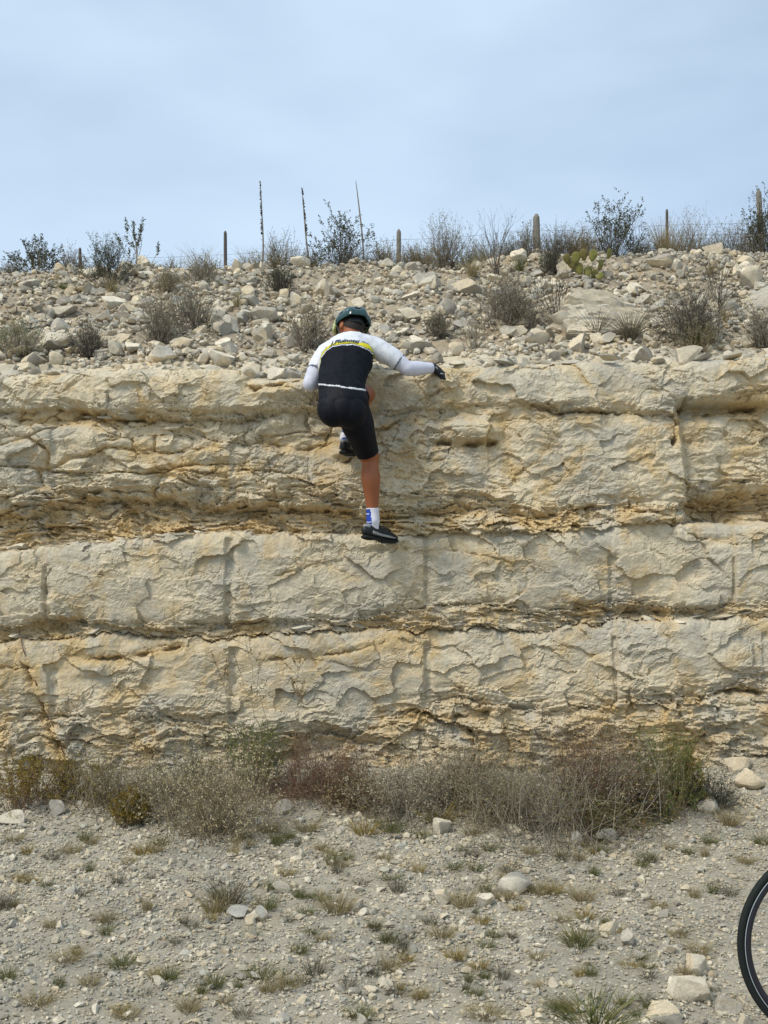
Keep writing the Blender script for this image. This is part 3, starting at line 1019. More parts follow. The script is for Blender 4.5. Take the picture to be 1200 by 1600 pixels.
# ------------------------------------------------------------------ plants
class Plant:
    def __init__(self, seed):
        self.r = np.random.default_rng(seed)
        self.S, self.L = [], []

    def grow(self, p, d, L, r, depth, c):
        n = c.get('nseg', 4)
        R = self.r
        k0 = c.get('first', 1)
        for i in range(n):
            d = d + R.normal(0, c['wig'], 3)
            d[2] += c.get('up', 0)
            d = d / np.linalg.norm(d)
            q = p + d * (L / n)
            ra, rb = r * (1 - 0.6 * i / n), r * (1 - 0.6 * (i + 1) / n)
            self.S.append((p, q, ra, rb))
            if depth > 0 and i >= k0:
                kk = c['kids']
                for _ in range(int(kk) + (R.uniform() < kk % 1)):
                    nd = d + R.normal(0, c['spread'], 3)
                    nd[2] += c.get('lift', 0.1)
                    nd /= np.linalg.norm(nd)
                    self.grow(q, nd, L * c['ratio'] * R.uniform(.6, 1.2), rb * 0.7, depth - 1, c)
            elif depth == 0 and c.get('leaf', 0) > 0 and i >= n - c.get('leafseg', 2):
                lf = c['leaf']
                for _ in range(int(lf) + (R.uniform() < lf % 1)):
                    ld = d * 0.6 + R.normal(0, 0.8, 3)
                    ld /= np.linalg.norm(ld)
                    self.L.append((p + (q - p) * R.uniform(0, 1), ld, c['ll'] * R.uniform(.6, 1.3), c['lw'] * R.uniform(.7, 1.3)))
            p = q

    def blades(self, N, h, w, rad=0.0013, base=0.15, arch=0.25):
        R = self.r
        for _ in range(N):
            a = R.uniform(0, 2 * np.pi)
            rr = math.sqrt(R.uniform())
            b = np.array([math.cos(a), math.sin(a), 0]) * rr * w * 0.5 * base
            lean = np.array([math.cos(a), math.sin(a), 0]) * rr * w * 0.5 + R.normal(0, 0.12, 3) * w * np.array([1, 1, .2])
            H = h * R.uniform(0.3, 1.0)
            pts = [b + lean * (t ** (1 + arch * 2)) + np.array([0, 0, H * (t - arch * rr * t * t * 0.5)]) for t in (0, .35, .7, 1)]
            for k in range(3):
                self.S.append((pts[k], pts[k + 1], rad * (1 - .28 * k), rad * (1 - .28 * (k + 1))))

    def ribbon_mesh(self, name):
        """flat tapering blades"""
        A = np.array([s[0] for s in self.S])
        B = np.array([s[1] for s in self.S])
        ra = np.array([s[2] for s in self.S])[:, None] * 1.2
        rb = np.array([s[3] for s in self.S])[:, None] * 1.2
        t = B - A
        t /= np.linalg.norm(t, axis=1)[:, None] + 1e-9
        an = np.repeat(self.r.uniform(0, np.pi, len(A) // 3 + 1), 3)[:len(A)]
        s = np.cross(t, np.stack([np.cos(an), np.sin(an), an * 0], -1))
        s /= np.linalg.norm(s, axis=1)[:, None] + 1e-9
        V = np.stack([A - s * ra, A + s * ra, B + s * rb, B - s * rb], 1).reshape(-1, 3)
        return mesh_np(name, V, np.arange(len(V)).reshape(-1, 4), True)

    def seg_mesh(self, name):
        A = np.array([s[0] for s in self.S])
        B = np.array([s[1] for s in self.S])
        ra = np.array([s[2] for s in self.S])[:, None]
        rb = np.array([s[3] for s in self.S])[:, None]
        t = B - A
        t /= np.linalg.norm(t, axis=1)[:, None] + 1e-9
        ref = np.where(np.abs(t[:, 2:3]) > 0.9, np.array([[1.0, 0, 0]]), np.array([[0, 0, 1.0]]))
        s = np.cross(t, ref)
        s /= np.linalg.norm(s, axis=1)[:, None] + 1e-9
        u = np.cross(s, t)
        Vs = []
        for C, r in ((A, ra), (B, rb)):
            for k in range(3):
                an = 2 * np.pi * k / 3
                Vs.append(C + r * (math.cos(an) * s + math.sin(an) * u))
        V = np.stack(Vs, 1).reshape(-1, 3)
        f = np.array([[0, 1, 4, 3], [1, 2, 5, 4], [2, 0, 3, 5]])
        F = (f[None] + (np.arange(len(A)) * 6)[:, None, None]).reshape(-1, 4)
        return mesh_np(name, V, F, True)

    def leaf_mesh(self, name):
        p = np.array([s[0] for s in self.L])
        d = np.array([s[1] for s in self.L])
        ll = np.array([s[2] for s in self.L])[:, None]
        lw = np.array([s[3] for s in self.L])[:, None]
        ref = self.r.normal(size=p.shape)
        s = np.cross(d, ref)
        s /= np.linalg.norm(s, axis=1)[:, None] + 1e-9
        nrm = np.cross(s, d)
        mid = p + d * ll * 0.5 + nrm * ll * 0.12
        V = np.stack([p, mid + s * lw * 0.5, p + d * ll, mid - s * lw * 0.5], 1).reshape(-1, 3)
        F = np.arange(len(V)).reshape(-1, 4)
        return mesh_np(name, V, F, False)


def ell_dirs(R, n, h, w, lo=0.1, ex=1.0):
    """stem directions and lengths that fill a half ellipsoid"""
    out = []
    for _ in range(n):
        a = R.uniform(0, 2 * np.pi)
        t = (lo + (1 - lo) * R.uniform() ** ex) * np.pi / 2 * 0.98
        ct, st = math.cos(t), math.sin(t)
        v = np.array([math.cos(a) * ct * w / 2, math.sin(a) * ct * w / 2, st * h])
        out.append(v)
    return out


def shrub(name, label, cat, base, h, w, style, seed, group=None, mats=None):
    """base: world point; h, w: metres. Returns a thing with its parts."""
    pl = Plant(seed)
    R = pl.r
    root = empty(name, base)
    tag(root, label, cat, group)
    if style == 'leafy':          # open, forking bush with leaf tufts at the ends
        for v in ell_dirs(R, 38, h, w, 0.22, 1.1):
            L = np.linalg.norm(v)
            pl.grow(np.append(R.normal(0, .02, 2), -.02), v / L, L * R.uniform(.6, .85), 0.0038, 2,
                    dict(wig=.13, kids=1.1, spread=.42, ratio=.45, up=.03, leaf=2.6, ll=.019, lw=.009, leafseg=3))
        m1, m2 = M_TWIG_DARK, M_LEAF_DARK
    elif style == 'tufted':       # bare stems with a tuft at each end
        for v in ell_dirs(R, 9, h, w, 0.3):
            L = np.linalg.norm(v)
            pl.grow(np.append(R.normal(0, .02, 2), -.02), v / L, L * 0.95, 0.0045, 1,
                    dict(wig=.10, kids=.8, spread=.36, ratio=.45, up=.08, leaf=9, ll=.026, lw=.010, leafseg=3, nseg=5, first=2))
        m1, m2 = M_TWIG_GREY, M_LEAF_DARK
    elif style == 'brush':        # dense fine dry twigs
        for v in ell_dirs(R, 95, h, w, 0.08):
            L = np.linalg.norm(v) * R.uniform(.6, 1.1)
            pl.grow(np.append(R.normal(0, w * .10, 2), -.02), v / L, L * 0.88, 0.0029, 1,
                    dict(nseg=3, wig=.20, kids=2.2, spread=.42, ratio=.45, up=.05, leaf=1.6, ll=.014, lw=.006))
        m1, m2 = M_TWIG_BRUSH, M_LEAF_GREY
    elif style == 'bigbrush':
        for v in ell_dirs(R, 200, h, w, 0.03):
            L = np.linalg.norm(v) * R.uniform(.55, 1.1)
            pl.grow(np.append(R.normal(0, w * .16, 2), -.02), v / L, L * 0.82, 0.0023, 1,
                    dict(nseg=3, wig=.27, kids=2.8, spread=.60, ratio=.42, up=-.02, leaf=1.6, ll=.013, lw=.006))
        m1, m2 = M_TWIG_GREY, M_LEAF_PALE
    elif style == 'bare':         # few dark bare stems
        for v in ell_dirs(R, 14, h, w, 0.35):
            L = np.linalg.norm(v)
            pl.grow(np.append(R.normal(0, .015, 2), -.02), v / L, L * 0.9, 0.0036, 2,
                    dict(wig=.12, kids=.9, spread=.40, ratio=.42, up=.04, leaf=.5, ll=.012, lw=.006))
        m1, m2 = M_TWIG_DARK, M_LEAF_DARK
    elif style == 'seeded':       # tan twigs with pale seed heads
        for v in ell_dirs(R, 190, h, w, 0.02):
            L = np.linalg.norm(v) * R.uniform(.55, 1.1)
            pl.grow(np.append(R.normal(0, w * .14, 2), -.02), v / L, L * 0.82, 0.0024, 1,
                    dict(nseg=3, wig=.27, kids=2.4, spread=.6, ratio=.42, up=-.02, leaf=2.6, ll=.013, lw=.007))
        m1, m2 = M_TWIG_TAN, M_LEAF_PALE
    elif style == 'spiky':        # dense dark evergreen
        for v in ell_dirs(R, 70, h, w, 0.12):
            L = np.linalg.norm(v)
            pl.grow(np.append(R.normal(0, w * .08, 2), -.02), v / L, L * 0.8, 0.0024, 1,
                    dict(wig=.09, kids=1.4, spread=.30, ratio=.40, up=.03, leaf=3.5, ll=.022, lw=.005, leafseg=4))
        m1, m2 = M_TWIG_DARK, M_LEAF_DARK
    elif style == 'green':        # soft green-yellow upright bush
        for v in ell_dirs(R, 75, h, w, 0.2):
            L = np.linalg.norm(v)
            pl.grow(np.append(R.normal(0, w * .10, 2), -.02), v / L, L * 0.8, 0.0022, 1,
                    dict(wig=.10, kids=1.3, spread=.30, ratio=.40, up=.05, leaf=4.0, ll=.020, lw=.005, leafseg=3))
        m1, m2 = M_TWIG_TAN, M_LEAF_GREEN
    elif style == 'arching':      # reddish whips that bow over to one side
        for v in ell_dirs(R, 190, h, w, 0.04):
            L = np.linalg.norm(v)
            pl.grow(np.append(R.normal(0, w * .16, 2), .02), v / L + np.array([.1, -.1, .4]), L * 0.95, 0.0020, 1,
                    dict(wig=.10, kids=.9, spread=.35, ratio=.40, up=-.16, leaf=.5, ll=.010, lw=.005, nseg=6))
        m1, m2 = M_TWIG_RED, M_LEAF_RUST
    if mats:
        m1, m2 = mats[0] or m1, mats[1] or m2
    link('branches', pl.seg_mesh('branches'), root, mat=m1)
    if pl.L:
        link('leaves', pl.leaf_mesh('leaves'), root, mat=m2)
    return root


def tuft_mesh(N, h, w, seed, mat, rad=.0012, base=.2, arch=.3):
    pl = Plant(seed)
    pl.blades(N, h, w, rad, base, arch)
    m = pl.ribbon_mesh('grass_tuft')
    m.materials.append(mat)
    return m


def size_m(c, hpx, wpx):
    s = c[1] / F_PX
    return hpx * s, wpx * s


def up_base(px, py, Y=None):
    """foot of a plant of the upper slope; Y given: behind the crest"""
    if Y is None:
        return hit_slope(px, py)
    r = ray(px, py)
    x = r[0] * Y
    return np.array([x, Y, float(slope_z(np.array([x]), np.array([Y]))[0]) - 0.02])


UPPER = [  # px, py, height px, width px, style, Y or None, name, category, label, mats
    (58, 418, 58, 105, 'leafy', 10.0, 'sparse_shrub', 'shrub', 'sparse forking shrub on the crest at the left edge', (M_TWIG_GREY, None)),
    (168, 446, 66, 96, 'spiky', None, 'spiky_shrub', 'shrub', 'dense dark green spiky shrub on the left part of the crest', None),
    (218, 420, 66, 96, 'tufted', 10.0, 'tufted_shrub', 'shrub', 'bare stemmed shrub with tufted ends behind the dark spiky one', None),
    (110, 416, 40, 60, 'brush', 10.0, 'dry_brush', 'shrub', 'pale dry brush around the leftmost thin fence post', None),
    (262, 452, 26, 46, 'brush', None, 'dry_brush', 'shrub', 'low dry tuft of brush right of the dark spiky shrub', (M_TWIG_TAN, None)),
    (318, 440, 36, 60, 'brush', None, 'dry_brush', 'shrub', 'small grey brush left of the thin fence post', (M_TWIG_GREY, None)),
    (440, 414, 58, 66, 'brush', 10.0, 'dry_brush', 'shrub', 'upright grey brush beside the tall left flower stalk', None),
    (437, 454, 38, 52, 'brush', None, 'dry_brush', 'shrub', 'dark little brush below the upright grey brush', (M_TWIG_DARK, M_LEAF_DARK)),
    (530, 411, 80, 126, 'leafy', 10.0, 'leafy_bush', 'bush', 'open green leafed bush on the crest under the middle flower stalk', (M_TWIG_DARK, M_LEAF_DARK)),
    (600, 411, 42, 50, 'brush', 10.0, 'dry_brush', 'shrub', 'brown brush left of the short wooden post', (M_TWIG_TAN, None)),
    (643, 410, 40, 50, 'brush', 10.0, 'dry_brush', 'shrub', 'brown brush right of the short wooden post', (M_TWIG_TAN, None)),
    (700, 416, 66, 82, 'brush', None, 'dry_brush', 'shrub', 'rounded grey brown brush between the two wooden posts', None),
    (776, 428, 78, 74, 'bare', None, 'bare_shrub', 'shrub', 'dark twiggy shrub left of the thick wooden post', (M_TWIG_DARK, M_LEAF_GREY)),
    (822, 402, 54, 64, 'brush', 10.0, 'dry_brush', 'shrub', 'grey brush around the thick wooden post', None),
    (868, 402, 54, 60, 'brush', 10.0, 'dry_brush', 'shrub', 'dark grey brush right of the thick wooden post', (M_TWIG_DARK, None)),
    (862, 424, 42, 42, 'brush', None, 'dry_brush', 'shrub', 'small dark brush below the thick wooden post', (M_TWIG_DARK, M_LEAF_DARK)),
    (912, 392, 50, 66, 'brush', 10.0, 'dry_brush', 'shrub', 'straw coloured brush above the prickly pear', (M_TWIG_TAN, None)),
    (955, 390, 90, 140, 'leafy', 10.0, 'leafy_bush', 'bush', 'tall open bush with dark leaves right of the prickly pear', (M_TWIG_DARK, M_LEAF_DARK)),
    (990, 390, 60, 60, 'bare', 10.0, 'bare_shrub', 'shrub', 'bare twigs between the tall open bush and the straw grass', None),
    (1080, 390, 74, 76, 'brush', 10.1, 'dry_brush', 'shrub', 'pale twiggy brush right of the tall straw grass', (M_TWIG_TAN, M_LEAF_GREY)),
    (1146, 392, 60, 92, 'brush', 10.0, 'dry_brush', 'shrub', 'wide grey green brush behind the white crest boulder', None),
    (1200, 392, 98, 70, 'leafy', 10.0, 'leafy_bush', 'bush', 'dark leafed bush at the right edge around the leaning post', None),
    (250, 532, 66, 80, 'brush', None, 'dry_brush', 'shrub', 'wide grey brush in the left of the slope, its left half', None),
    (302, 516, 62, 84, 'brush', None, 'dry_brush', 'shrub', 'wide grey brush in the left of the slope, its right half', None),
    (140, 554, 44, 62, 'brush', None, 'dry_brush', 'shrub', 'dark grey corner brush low on the left of the slope', (M_TWIG_DARK, M_LEAF_GREY)),
    (28, 552, 46, 90, 'brush', None, 'dry_brush', 'shrub', 'low olive brush at the left edge of the slope', (M_TWIG_GREY, M_LEAF_GREEN)),
    (488, 545, 62, 90, 'brush', None, 'dry_brush', 'shrub', 'grey brush on the slope left of the helmet', None),
    (796, 506, 82, 92, 'bigbrush', None, 'dry_brush', 'shrub', 'big rounded grey brush in the middle right of the slope', (M_TWIG_BRUSH, M_LEAF_GREY)),
    (870, 497, 72, 66, 'bare', None, 'bare_shrub', 'shrub', 'bare dark twigs right of the big rounded grey brush', None),
    (682, 524, 36, 34, 'brush', None, 'dry_brush', 'shrub', 'small grey brush above the outstretched arm', None),
    (740, 540, 40, 50, 'bare', None, 'bare_shrub', 'shrub', 'faint low twigs on the stones right of the arm', (M_TWIG_GREY, None)),
    (1078, 530, 92, 96, 'bigbrush', None, 'dry_brush', 'shrub', 'tall dark brush right of the big flat outcrop', (M_TWIG_DARK, M_LEAF_GREY)),
    (1122, 478, 70, 74, 'bare', None, 'bare_shrub', 'shrub', 'dark twigs above and right of the tall dark brush', (M_TWIG_DARK, M_LEAF_DARK)),
    (1192, 540, 56, 60, 'brush', None, 'dry_brush', 'shrub', 'grey brush at the right edge of the slope', None),
    (1090, 546, 40, 60, 'brush', None, 'dry_brush', 'shrub', 'low tan brush in front of the tall dark brush', (M_TWIG_TAN, None)),
]
UPPER += [
    (14, 420, 36, 50, 'brush', 10.2, 'dry_brush', 'shrub', 'low brush on the crest in the left corner', (M_TWIG_GREY, None)),
    (262, 420, 34, 60, 'brush', 10.2, 'dry_brush', 'shrub', 'faint brush under the fence wires left of the thin post', (M_TWIG_TAN, None)),
    (400, 416, 40, 56, 'brush', 10.2, 'dry_brush', 'shrub', 'faint brush at the foot of the leftmost flower stalk', (M_TWIG_GREY, None)),
    (486, 414, 40, 50, 'brush', 10.2, 'dry_brush', 'shrub', 'low brush at the foot of the leaning flower stalk', (M_TWIG_GREY, None)),
    (545, 412, 44, 84, 'brush', 10.2, 'dry_brush', 'shrub', 'grey brush under the green leafed bush', (M_TWIG_GREY, None)),
    (668, 410, 44, 50, 'brush', 10.2, 'dry_brush', 'shrub', 'thin brush just left of the rounded grey brown brush', (M_TWIG_TAN, None)),
    (745, 410, 54, 64, 'brush', 10.2, 'dry_brush', 'shrub', 'tall grey brush behind the dark twiggy shrub', (M_TWIG_GREY, None)),
    (795, 406, 54, 60, 'brush', 10.2, 'dry_brush', 'shrub', 'dark brush left of and behind the thick wooden post', (M_TWIG_DARK, None)),
    (892, 398, 56, 60, 'brush', 10.2, 'dry_brush', 'shrub', 'tan brush left of the tall open bush', (M_TWIG_TAN, M_LEAF_GREY)),
    (945, 394, 50, 70, 'brush', 10.2, 'dry_brush', 'shrub', 'low brush at the foot of the tall open bush', (M_TWIG_DARK, None)),
    (1005, 394, 44, 56, 'brush', 10.2, 'dry_brush', 'shrub', 'low brush left of the tall straw grass', (M_TWIG_TAN, None)),
    (1062, 394, 56, 60, 'brush', 10.3, 'dry_brush', 'shrub', 'grey twigs directly right of the tall straw grass', (M_TWIG_GREY, None)),
    (1108, 394, 44, 60, 'brush', 10.2, 'dry_brush', 'shrub', 'thin brush left of the white crest boulder', (M_TWIG_GREY, None)),
    (1172, 394, 54, 60, 'brush', 10.2, 'dry_brush', 'shrub', 'brown brush left of the leaning post', (M_TWIG_TAN, None)),
    (1260, 394, 60, 90, 'brush', 10.0, 'dry_brush', 'shrub', 'brush beyond the right edge of the crest', None),
]
for k, (px, py, h, w, st, Y, nm, cat, lab, mats) in enumerate(UPPER):
    b = up_base(px, py, Y)
    hh, ww = size_m(b, h * (1.08 if Y else 1.22), w * (1.1 if Y else 1.18))
    shrub(nm, lab, cat, b, hh, ww, st, 1000 + k, 'dry brush and bushes on the slope', mats)

GRASS_UP = [(175, 462, 44, 36, 120, M_GRASS_TAN, None, 'straw tuft in front of the dark spiky shrub'),
            (315, 420, 60, 70, 90, M_GRASS_TAN, 10.0, 'thin feathery grass left of the thin fence post'),
            (385, 416, 46, 60, 100, M_GRASS_TAN, 10.0, 'low straw grass right of the thin fence post'),
            (1034, 392, 76, 52, 260, M_GRASS_TAN, 10.0, 'tall straw grass clump on the right crest'),
            (738, 432, 44, 56, 130, M_GRASS_TAN, None, 'straw tuft in front of the dark twiggy shrub'),
            (812, 424, 34, 36, 90, M_GRASS_OLIVE, None, 'small olive tuft left of the thick wooden post'),
            (932, 526, 50, 70, 170, M_GRASS_DARK, None, 'leaning dark grass in front of the long grey boulder'),
            (985, 530, 62, 84, 200, M_GRASS_DARK, None, 'dark spiky grass under the big flat outcrop'),
            (812, 508, 50, 40, 110, M_GRASS_TAN, None, 'straw blades in the big rounded grey brush'),
            (1092, 545, 54, 66, 140, M_GRASS_OLIVE, None, 'olive tan grass at the foot of the tall dark brush'),
            (370, 480, 34, 24, 60, M_GRASS_TAN, None, 'thin straw tuft above the round pale boulder'),
            (100, 452, 24, 40, 60, M_GRASS_OLIVE, None, 'low olive tuft left of the dark spiky shrub'),
            (1135, 505, 40, 30, 80, M_GRASS_TAN, None, 'straw tuft right of the tall dark brush'),
            (1110, 430, 30, 40, 70, M_GRASS_TAN, None, 'small straw tuft below the white crest boulder'),
            (130, 412, 30, 60, 70, M_GRASS_TAN, 10.0, 'low straw grass at the leftmost thin fence post')]
GRASS_UP += [(600, 412, 40, 70, 160, M_GRASS_TAN, 10.1, 'straw grass left of the short wooden post'), (650, 411, 42, 70, 160, M_GRASS_TAN, 10.1, 'straw grass right of the short wooden post'),
             (690, 414, 50, 60, 150, M_GRASS_TAN, 9.8, 'straw grass in the rounded grey brown brush'), (730, 410, 44, 60, 140, M_GRASS_OLIVE, 10.0, 'olive grass right of the rounded grey brown brush'),
             (765, 410, 50, 60, 140, M_GRASS_TAN, 10.0, 'straw grass behind the dark twiggy shrub'), (810, 405, 44, 60, 140, M_GRASS_OLIVE, 10.1, 'olive grass just left of the thick wooden post'),
             (860, 402, 44, 60, 140, M_GRASS_TAN, 10.1, 'straw grass just right of the thick wooden post'), (905, 398, 50, 70, 180, M_GRASS_TAN, 10.0, 'straw grass directly above the prickly pear'),
             (975, 395, 40, 70, 140, M_GRASS_OLIVE, 10.1, 'olive grass under the tall open bush'), (1050, 394, 62, 60, 200, M_GRASS_TAN, 10.1, 'second straw clump right of the tallest one'),
             (1095, 395, 50, 70, 160, M_GRASS_TAN, 10.1, 'straw grass left of the white crest boulder'), (1140, 396, 46, 80, 160, M_GRASS_OLIVE, 10.1, 'olive grass right of the white crest boulder'),
             (1185, 396, 46, 60, 140, M_GRASS_TAN, 10.1, 'straw grass at the foot of the leaning post'), (430, 418, 44, 66, 150, M_GRASS_TAN, 9.9, 'straw grass in the upright grey brush'),
             (340, 420, 40, 60, 110, M_GRASS_TAN, 10.1, 'straw grass at the foot of the thin fence post'), (480, 414, 34, 60, 110, M_GRASS_TAN, 10.1, 'straw grass left of the green leafed bush'),
             (535, 414, 40, 90, 150, M_GRASS_OLIVE, 10.1, 'olive grass under the green leafed bush'), (70, 421, 34, 70, 110, M_GRASS_TAN, 10.1, 'straw grass under the sparse left shrub'),
             (280, 421, 44, 60, 90, M_GRASS_TAN, 10.1, 'thin straw grass right of the tufted shrub'), (215, 424, 34, 60, 100, M_GRASS_TAN, 10.0, 'straw grass under the tufted shrub')]
for k, (px, py, h, w, N, mat, Y, lab) in enumerate(GRASS_UP):
    b = up_base(px, py, Y)
    hh, ww = size_m(b, h, w)
    o = link('grass_tuft', tuft_mesh(N, hh, ww, 1200 + k, mat, .0017), loc=b)
    tag(o, lab, 'grass tuft', 'grass tufts on the slope')

BASE = [  # bushes at the foot of the rock face
    (40, 1262, 78, 150, 'green', 'low_bush', 'low bush of yellow green leaves at the left foot of the rock face', (M_TWIG_RED, M_LEAF_YEL)),
    (110, 1245, 50, 70, 'brush', 'dry_brush', 'dark dry brush behind the cracked grey boulder', (M_TWIG_DARK, M_LEAF_YEL)),
    (225, 1272, 108, 150, 'bigbrush', 'dry_brush', 'grey dry brush at the left foot of the rock face', (M_TWIG_GREY, M_LEAF_STRAW)),
    (205, 1290, 56, 66, 'green', 'low_bush', 'small olive bush in front of the left grey brush', (M_TWIG_TAN, M_LEAF_YEL)),
    (335, 1302, 138, 170, 'seeded', 'seeded_bush', 'sprawling bush with pale seed heads left of the dark hollow', (M_TWIG_TAN, M_LEAF_GOLD)),
    (300, 1250, 84, 120, 'brush', 'dry_brush', 'olive brush behind the sprawling seeded bush', (M_TWIG_DARK, M_LEAF_GREEN)),
    (400, 1240, 100, 110, 'green', 'low_bush', 'dark green bush against the rock above the seeded bush', (M_TWIG_GREY, M_LEAF_GREEN)),
    (482, 1246, 84, 180, 'arching', 'arching_bush', 'reddish arching bush over the dark hollow', None),
    (540, 1246, 70, 90, 'brush', 'dry_brush', 'grey tan brush right of the reddish arching bush', (M_TWIG_TAN, M_LEAF_RUST)),
    (630, 1272, 108, 160, 'seeded', 'seeded_bush', 'silvery seeded bush in the middle of the row', (M_TWIG_GREY, M_LEAF_PALE)),
    (866, 1304, 176, 280, 'bigbrush', 'large_bush', 'large grey brush, the biggest of the row', (M_TWIG_GREY, M_LEAF_STRAW)),
    (790, 1282, 110, 130, 'bigbrush', 'dry_brush', 'tangled brown grey brush at the left side of the large one', (M_TWIG_TAN, M_LEAF_GREY)),
    (905, 1280, 130, 130, 'arching', 'reddish_bush', 'red stemmed bush inside the right side of the large grey brush', (M_TWIG_RED, M_LEAF_RUST)),
    (968, 1272, 120, 84, 'seeded', 'seeded_bush', 'whitish dry leafed bush at the right end of the large grey brush', (M_TWIG_GREY, M_LEAF_PALE)),
    (1040, 1276, 124, 92, 'green', 'green_bush', 'upright yellow green bush near the right end of the row', (M_TWIG_TAN, M_LEAF_GREEN)),
    (1068, 1256, 84, 60, 'green', 'low_bush', 'golden leafed bush behind the upright green one', (M_TWIG_TAN, M_LEAF_YEL)),
    (1110, 1262, 56, 80, 'brush', 'dry_brush', 'low dark brush at the right end of the row', (M_TWIG_DARK, M_LEAF_DARK)),
    (556, 1264, 64, 90, 'bigbrush', 'dry_brush', 'brown tangle in front of the grey tan brush right of the hollow', (M_TWIG_RED, M_LEAF_STRAW)),
    (706, 1258, 88, 100, 'bigbrush', 'dry_brush', 'tan tangle behind the orange tuft', (M_TWIG_TAN, M_LEAF_PALE)),
    (150, 1258, 78, 110, 'brush', 'dry_brush', 'low grey twigs right of the cracked grey boulder', (M_TWIG_TAN, M_LEAF_YEL)),
    (930, 1300, 70, 120, 'bigbrush', 'dry_brush', 'low brown brush at the right front of the large grey one', (M_TWIG_RED, M_LEAF_GREEN)),
    (1000, 1282, 90, 90, 'brush', 'dry_brush', 'dark twigs between the whitish bush and the upright green one', (M_TWIG_DARK, M_LEAF_YEL)),
    (740, 1250, 90, 70, 'brush', 'dry_brush', 'straw brush between the silvery and the large grey bushes', (M_TWIG_TAN, M_LEAF_PALE)),
]
for k, (px, py, h, w, st, nm, lab, mats) in enumerate(BASE):
    b = hit_ground(px, py)
    b[2] -= 0.01
    hh, ww = size_m(b, h * 1.1, w * 1.15)
    shrub(nm, lab, 'bush', b, hh, ww, st, 1300 + k, 'bushes along the foot of the rock face', mats)

# tall dry weeds in front of the rock
def weed(px, base_py, top_px, top_py, Y, label, seed, spikes, mat=M_TWIG_TAN):
    a, b = P(px, base_py, Y), P(top_px, top_py, Y + 0.02)
    pl = Plant(seed)
    R = pl.r
    root = empty('tall_weed', a)
    tag(root, label, 'weed', 'tall dry weeds against the rock face')
    d = b - a
    sp = Plant(seed + 5)
    N = 9
    pts = [d * t + np.append(R.normal(0, .006, 2), 0) * (t > 0) for t in np.linspace(0, 1, N)]
    for k in range(N - 1):
        pl.S.append((pts[k], pts[k + 1], .0028 * (1 - .07 * k), .0028 * (1 - .07 * (k + 1))))
    for k in range(spikes):
        t = R.uniform(.45, 1.0)
        p = d * t
        e = np.array([R.normal(0, .5), R.normal(0, .25), R.uniform(.6, 1.1)])
        e /= np.linalg.norm(e)
        L = R.uniform(.07, .17)
        pl.S.append((p, p + e * L * .5, .0016, .0013))
        for q in range(26):
            s = R.uniform(.4, 1)
            ld = R.normal(0, 1, 3) * .7 + e
            ld /= np.linalg.norm(ld)
            sp.L.append((p + e * L * s, ld, .012, .006))
    link('stem', pl.seg_mesh('stem'), root, mat=mat)
    link('seed_spikes', sp.leaf_mesh('seed_spikes'), root, mat=plant_mat('seed_spikes', [(.16, .10, .05), (.24, .17, .08), (.30, .23, .13)]))


weed(462, 1185, 466, 1040, 6.62, 'tall dry weed with brown seed spikes right of the centre left drill groove', 1401, 13)
weed(425, 1170, 385, 1000, 6.60, 'pale leaning dry stalks in front of the drill groove', 1402, 6, M_TWIG_TAN)
weed(415, 1165, 372, 1040, 6.62, 'thin pale stalk leaning left of the leaning dry stalks', 1403, 4, M_TWIG_TAN)
weed(372, 1150, 342, 1048, 6.63, 'short brown seeded weed left of the drill groove', 1404, 5, M_TWIG_RED)

# dry root trailing down the rock at the left
pl = Plant(1450)
pts = [P(u, v, wall_y(u, v) - 0.02) for u, v in ((30, 985), (36, 1015), (46, 1040), (56, 1068), (70, 1098), (80, 1128), (92, 1158), (106, 1195))]
for a, b in zip(pts[:-1], pts[1:]):
    pl.S.append((a - pts[-1], b - pts[-1], .0045, .0045))
o = link('dry_root', pl.seg_mesh('dry_root'), loc=pts[-1], mat=M_TWIG_RED)
tag(o, 'thin reddish root trailing down the left of the rock face', 'root')

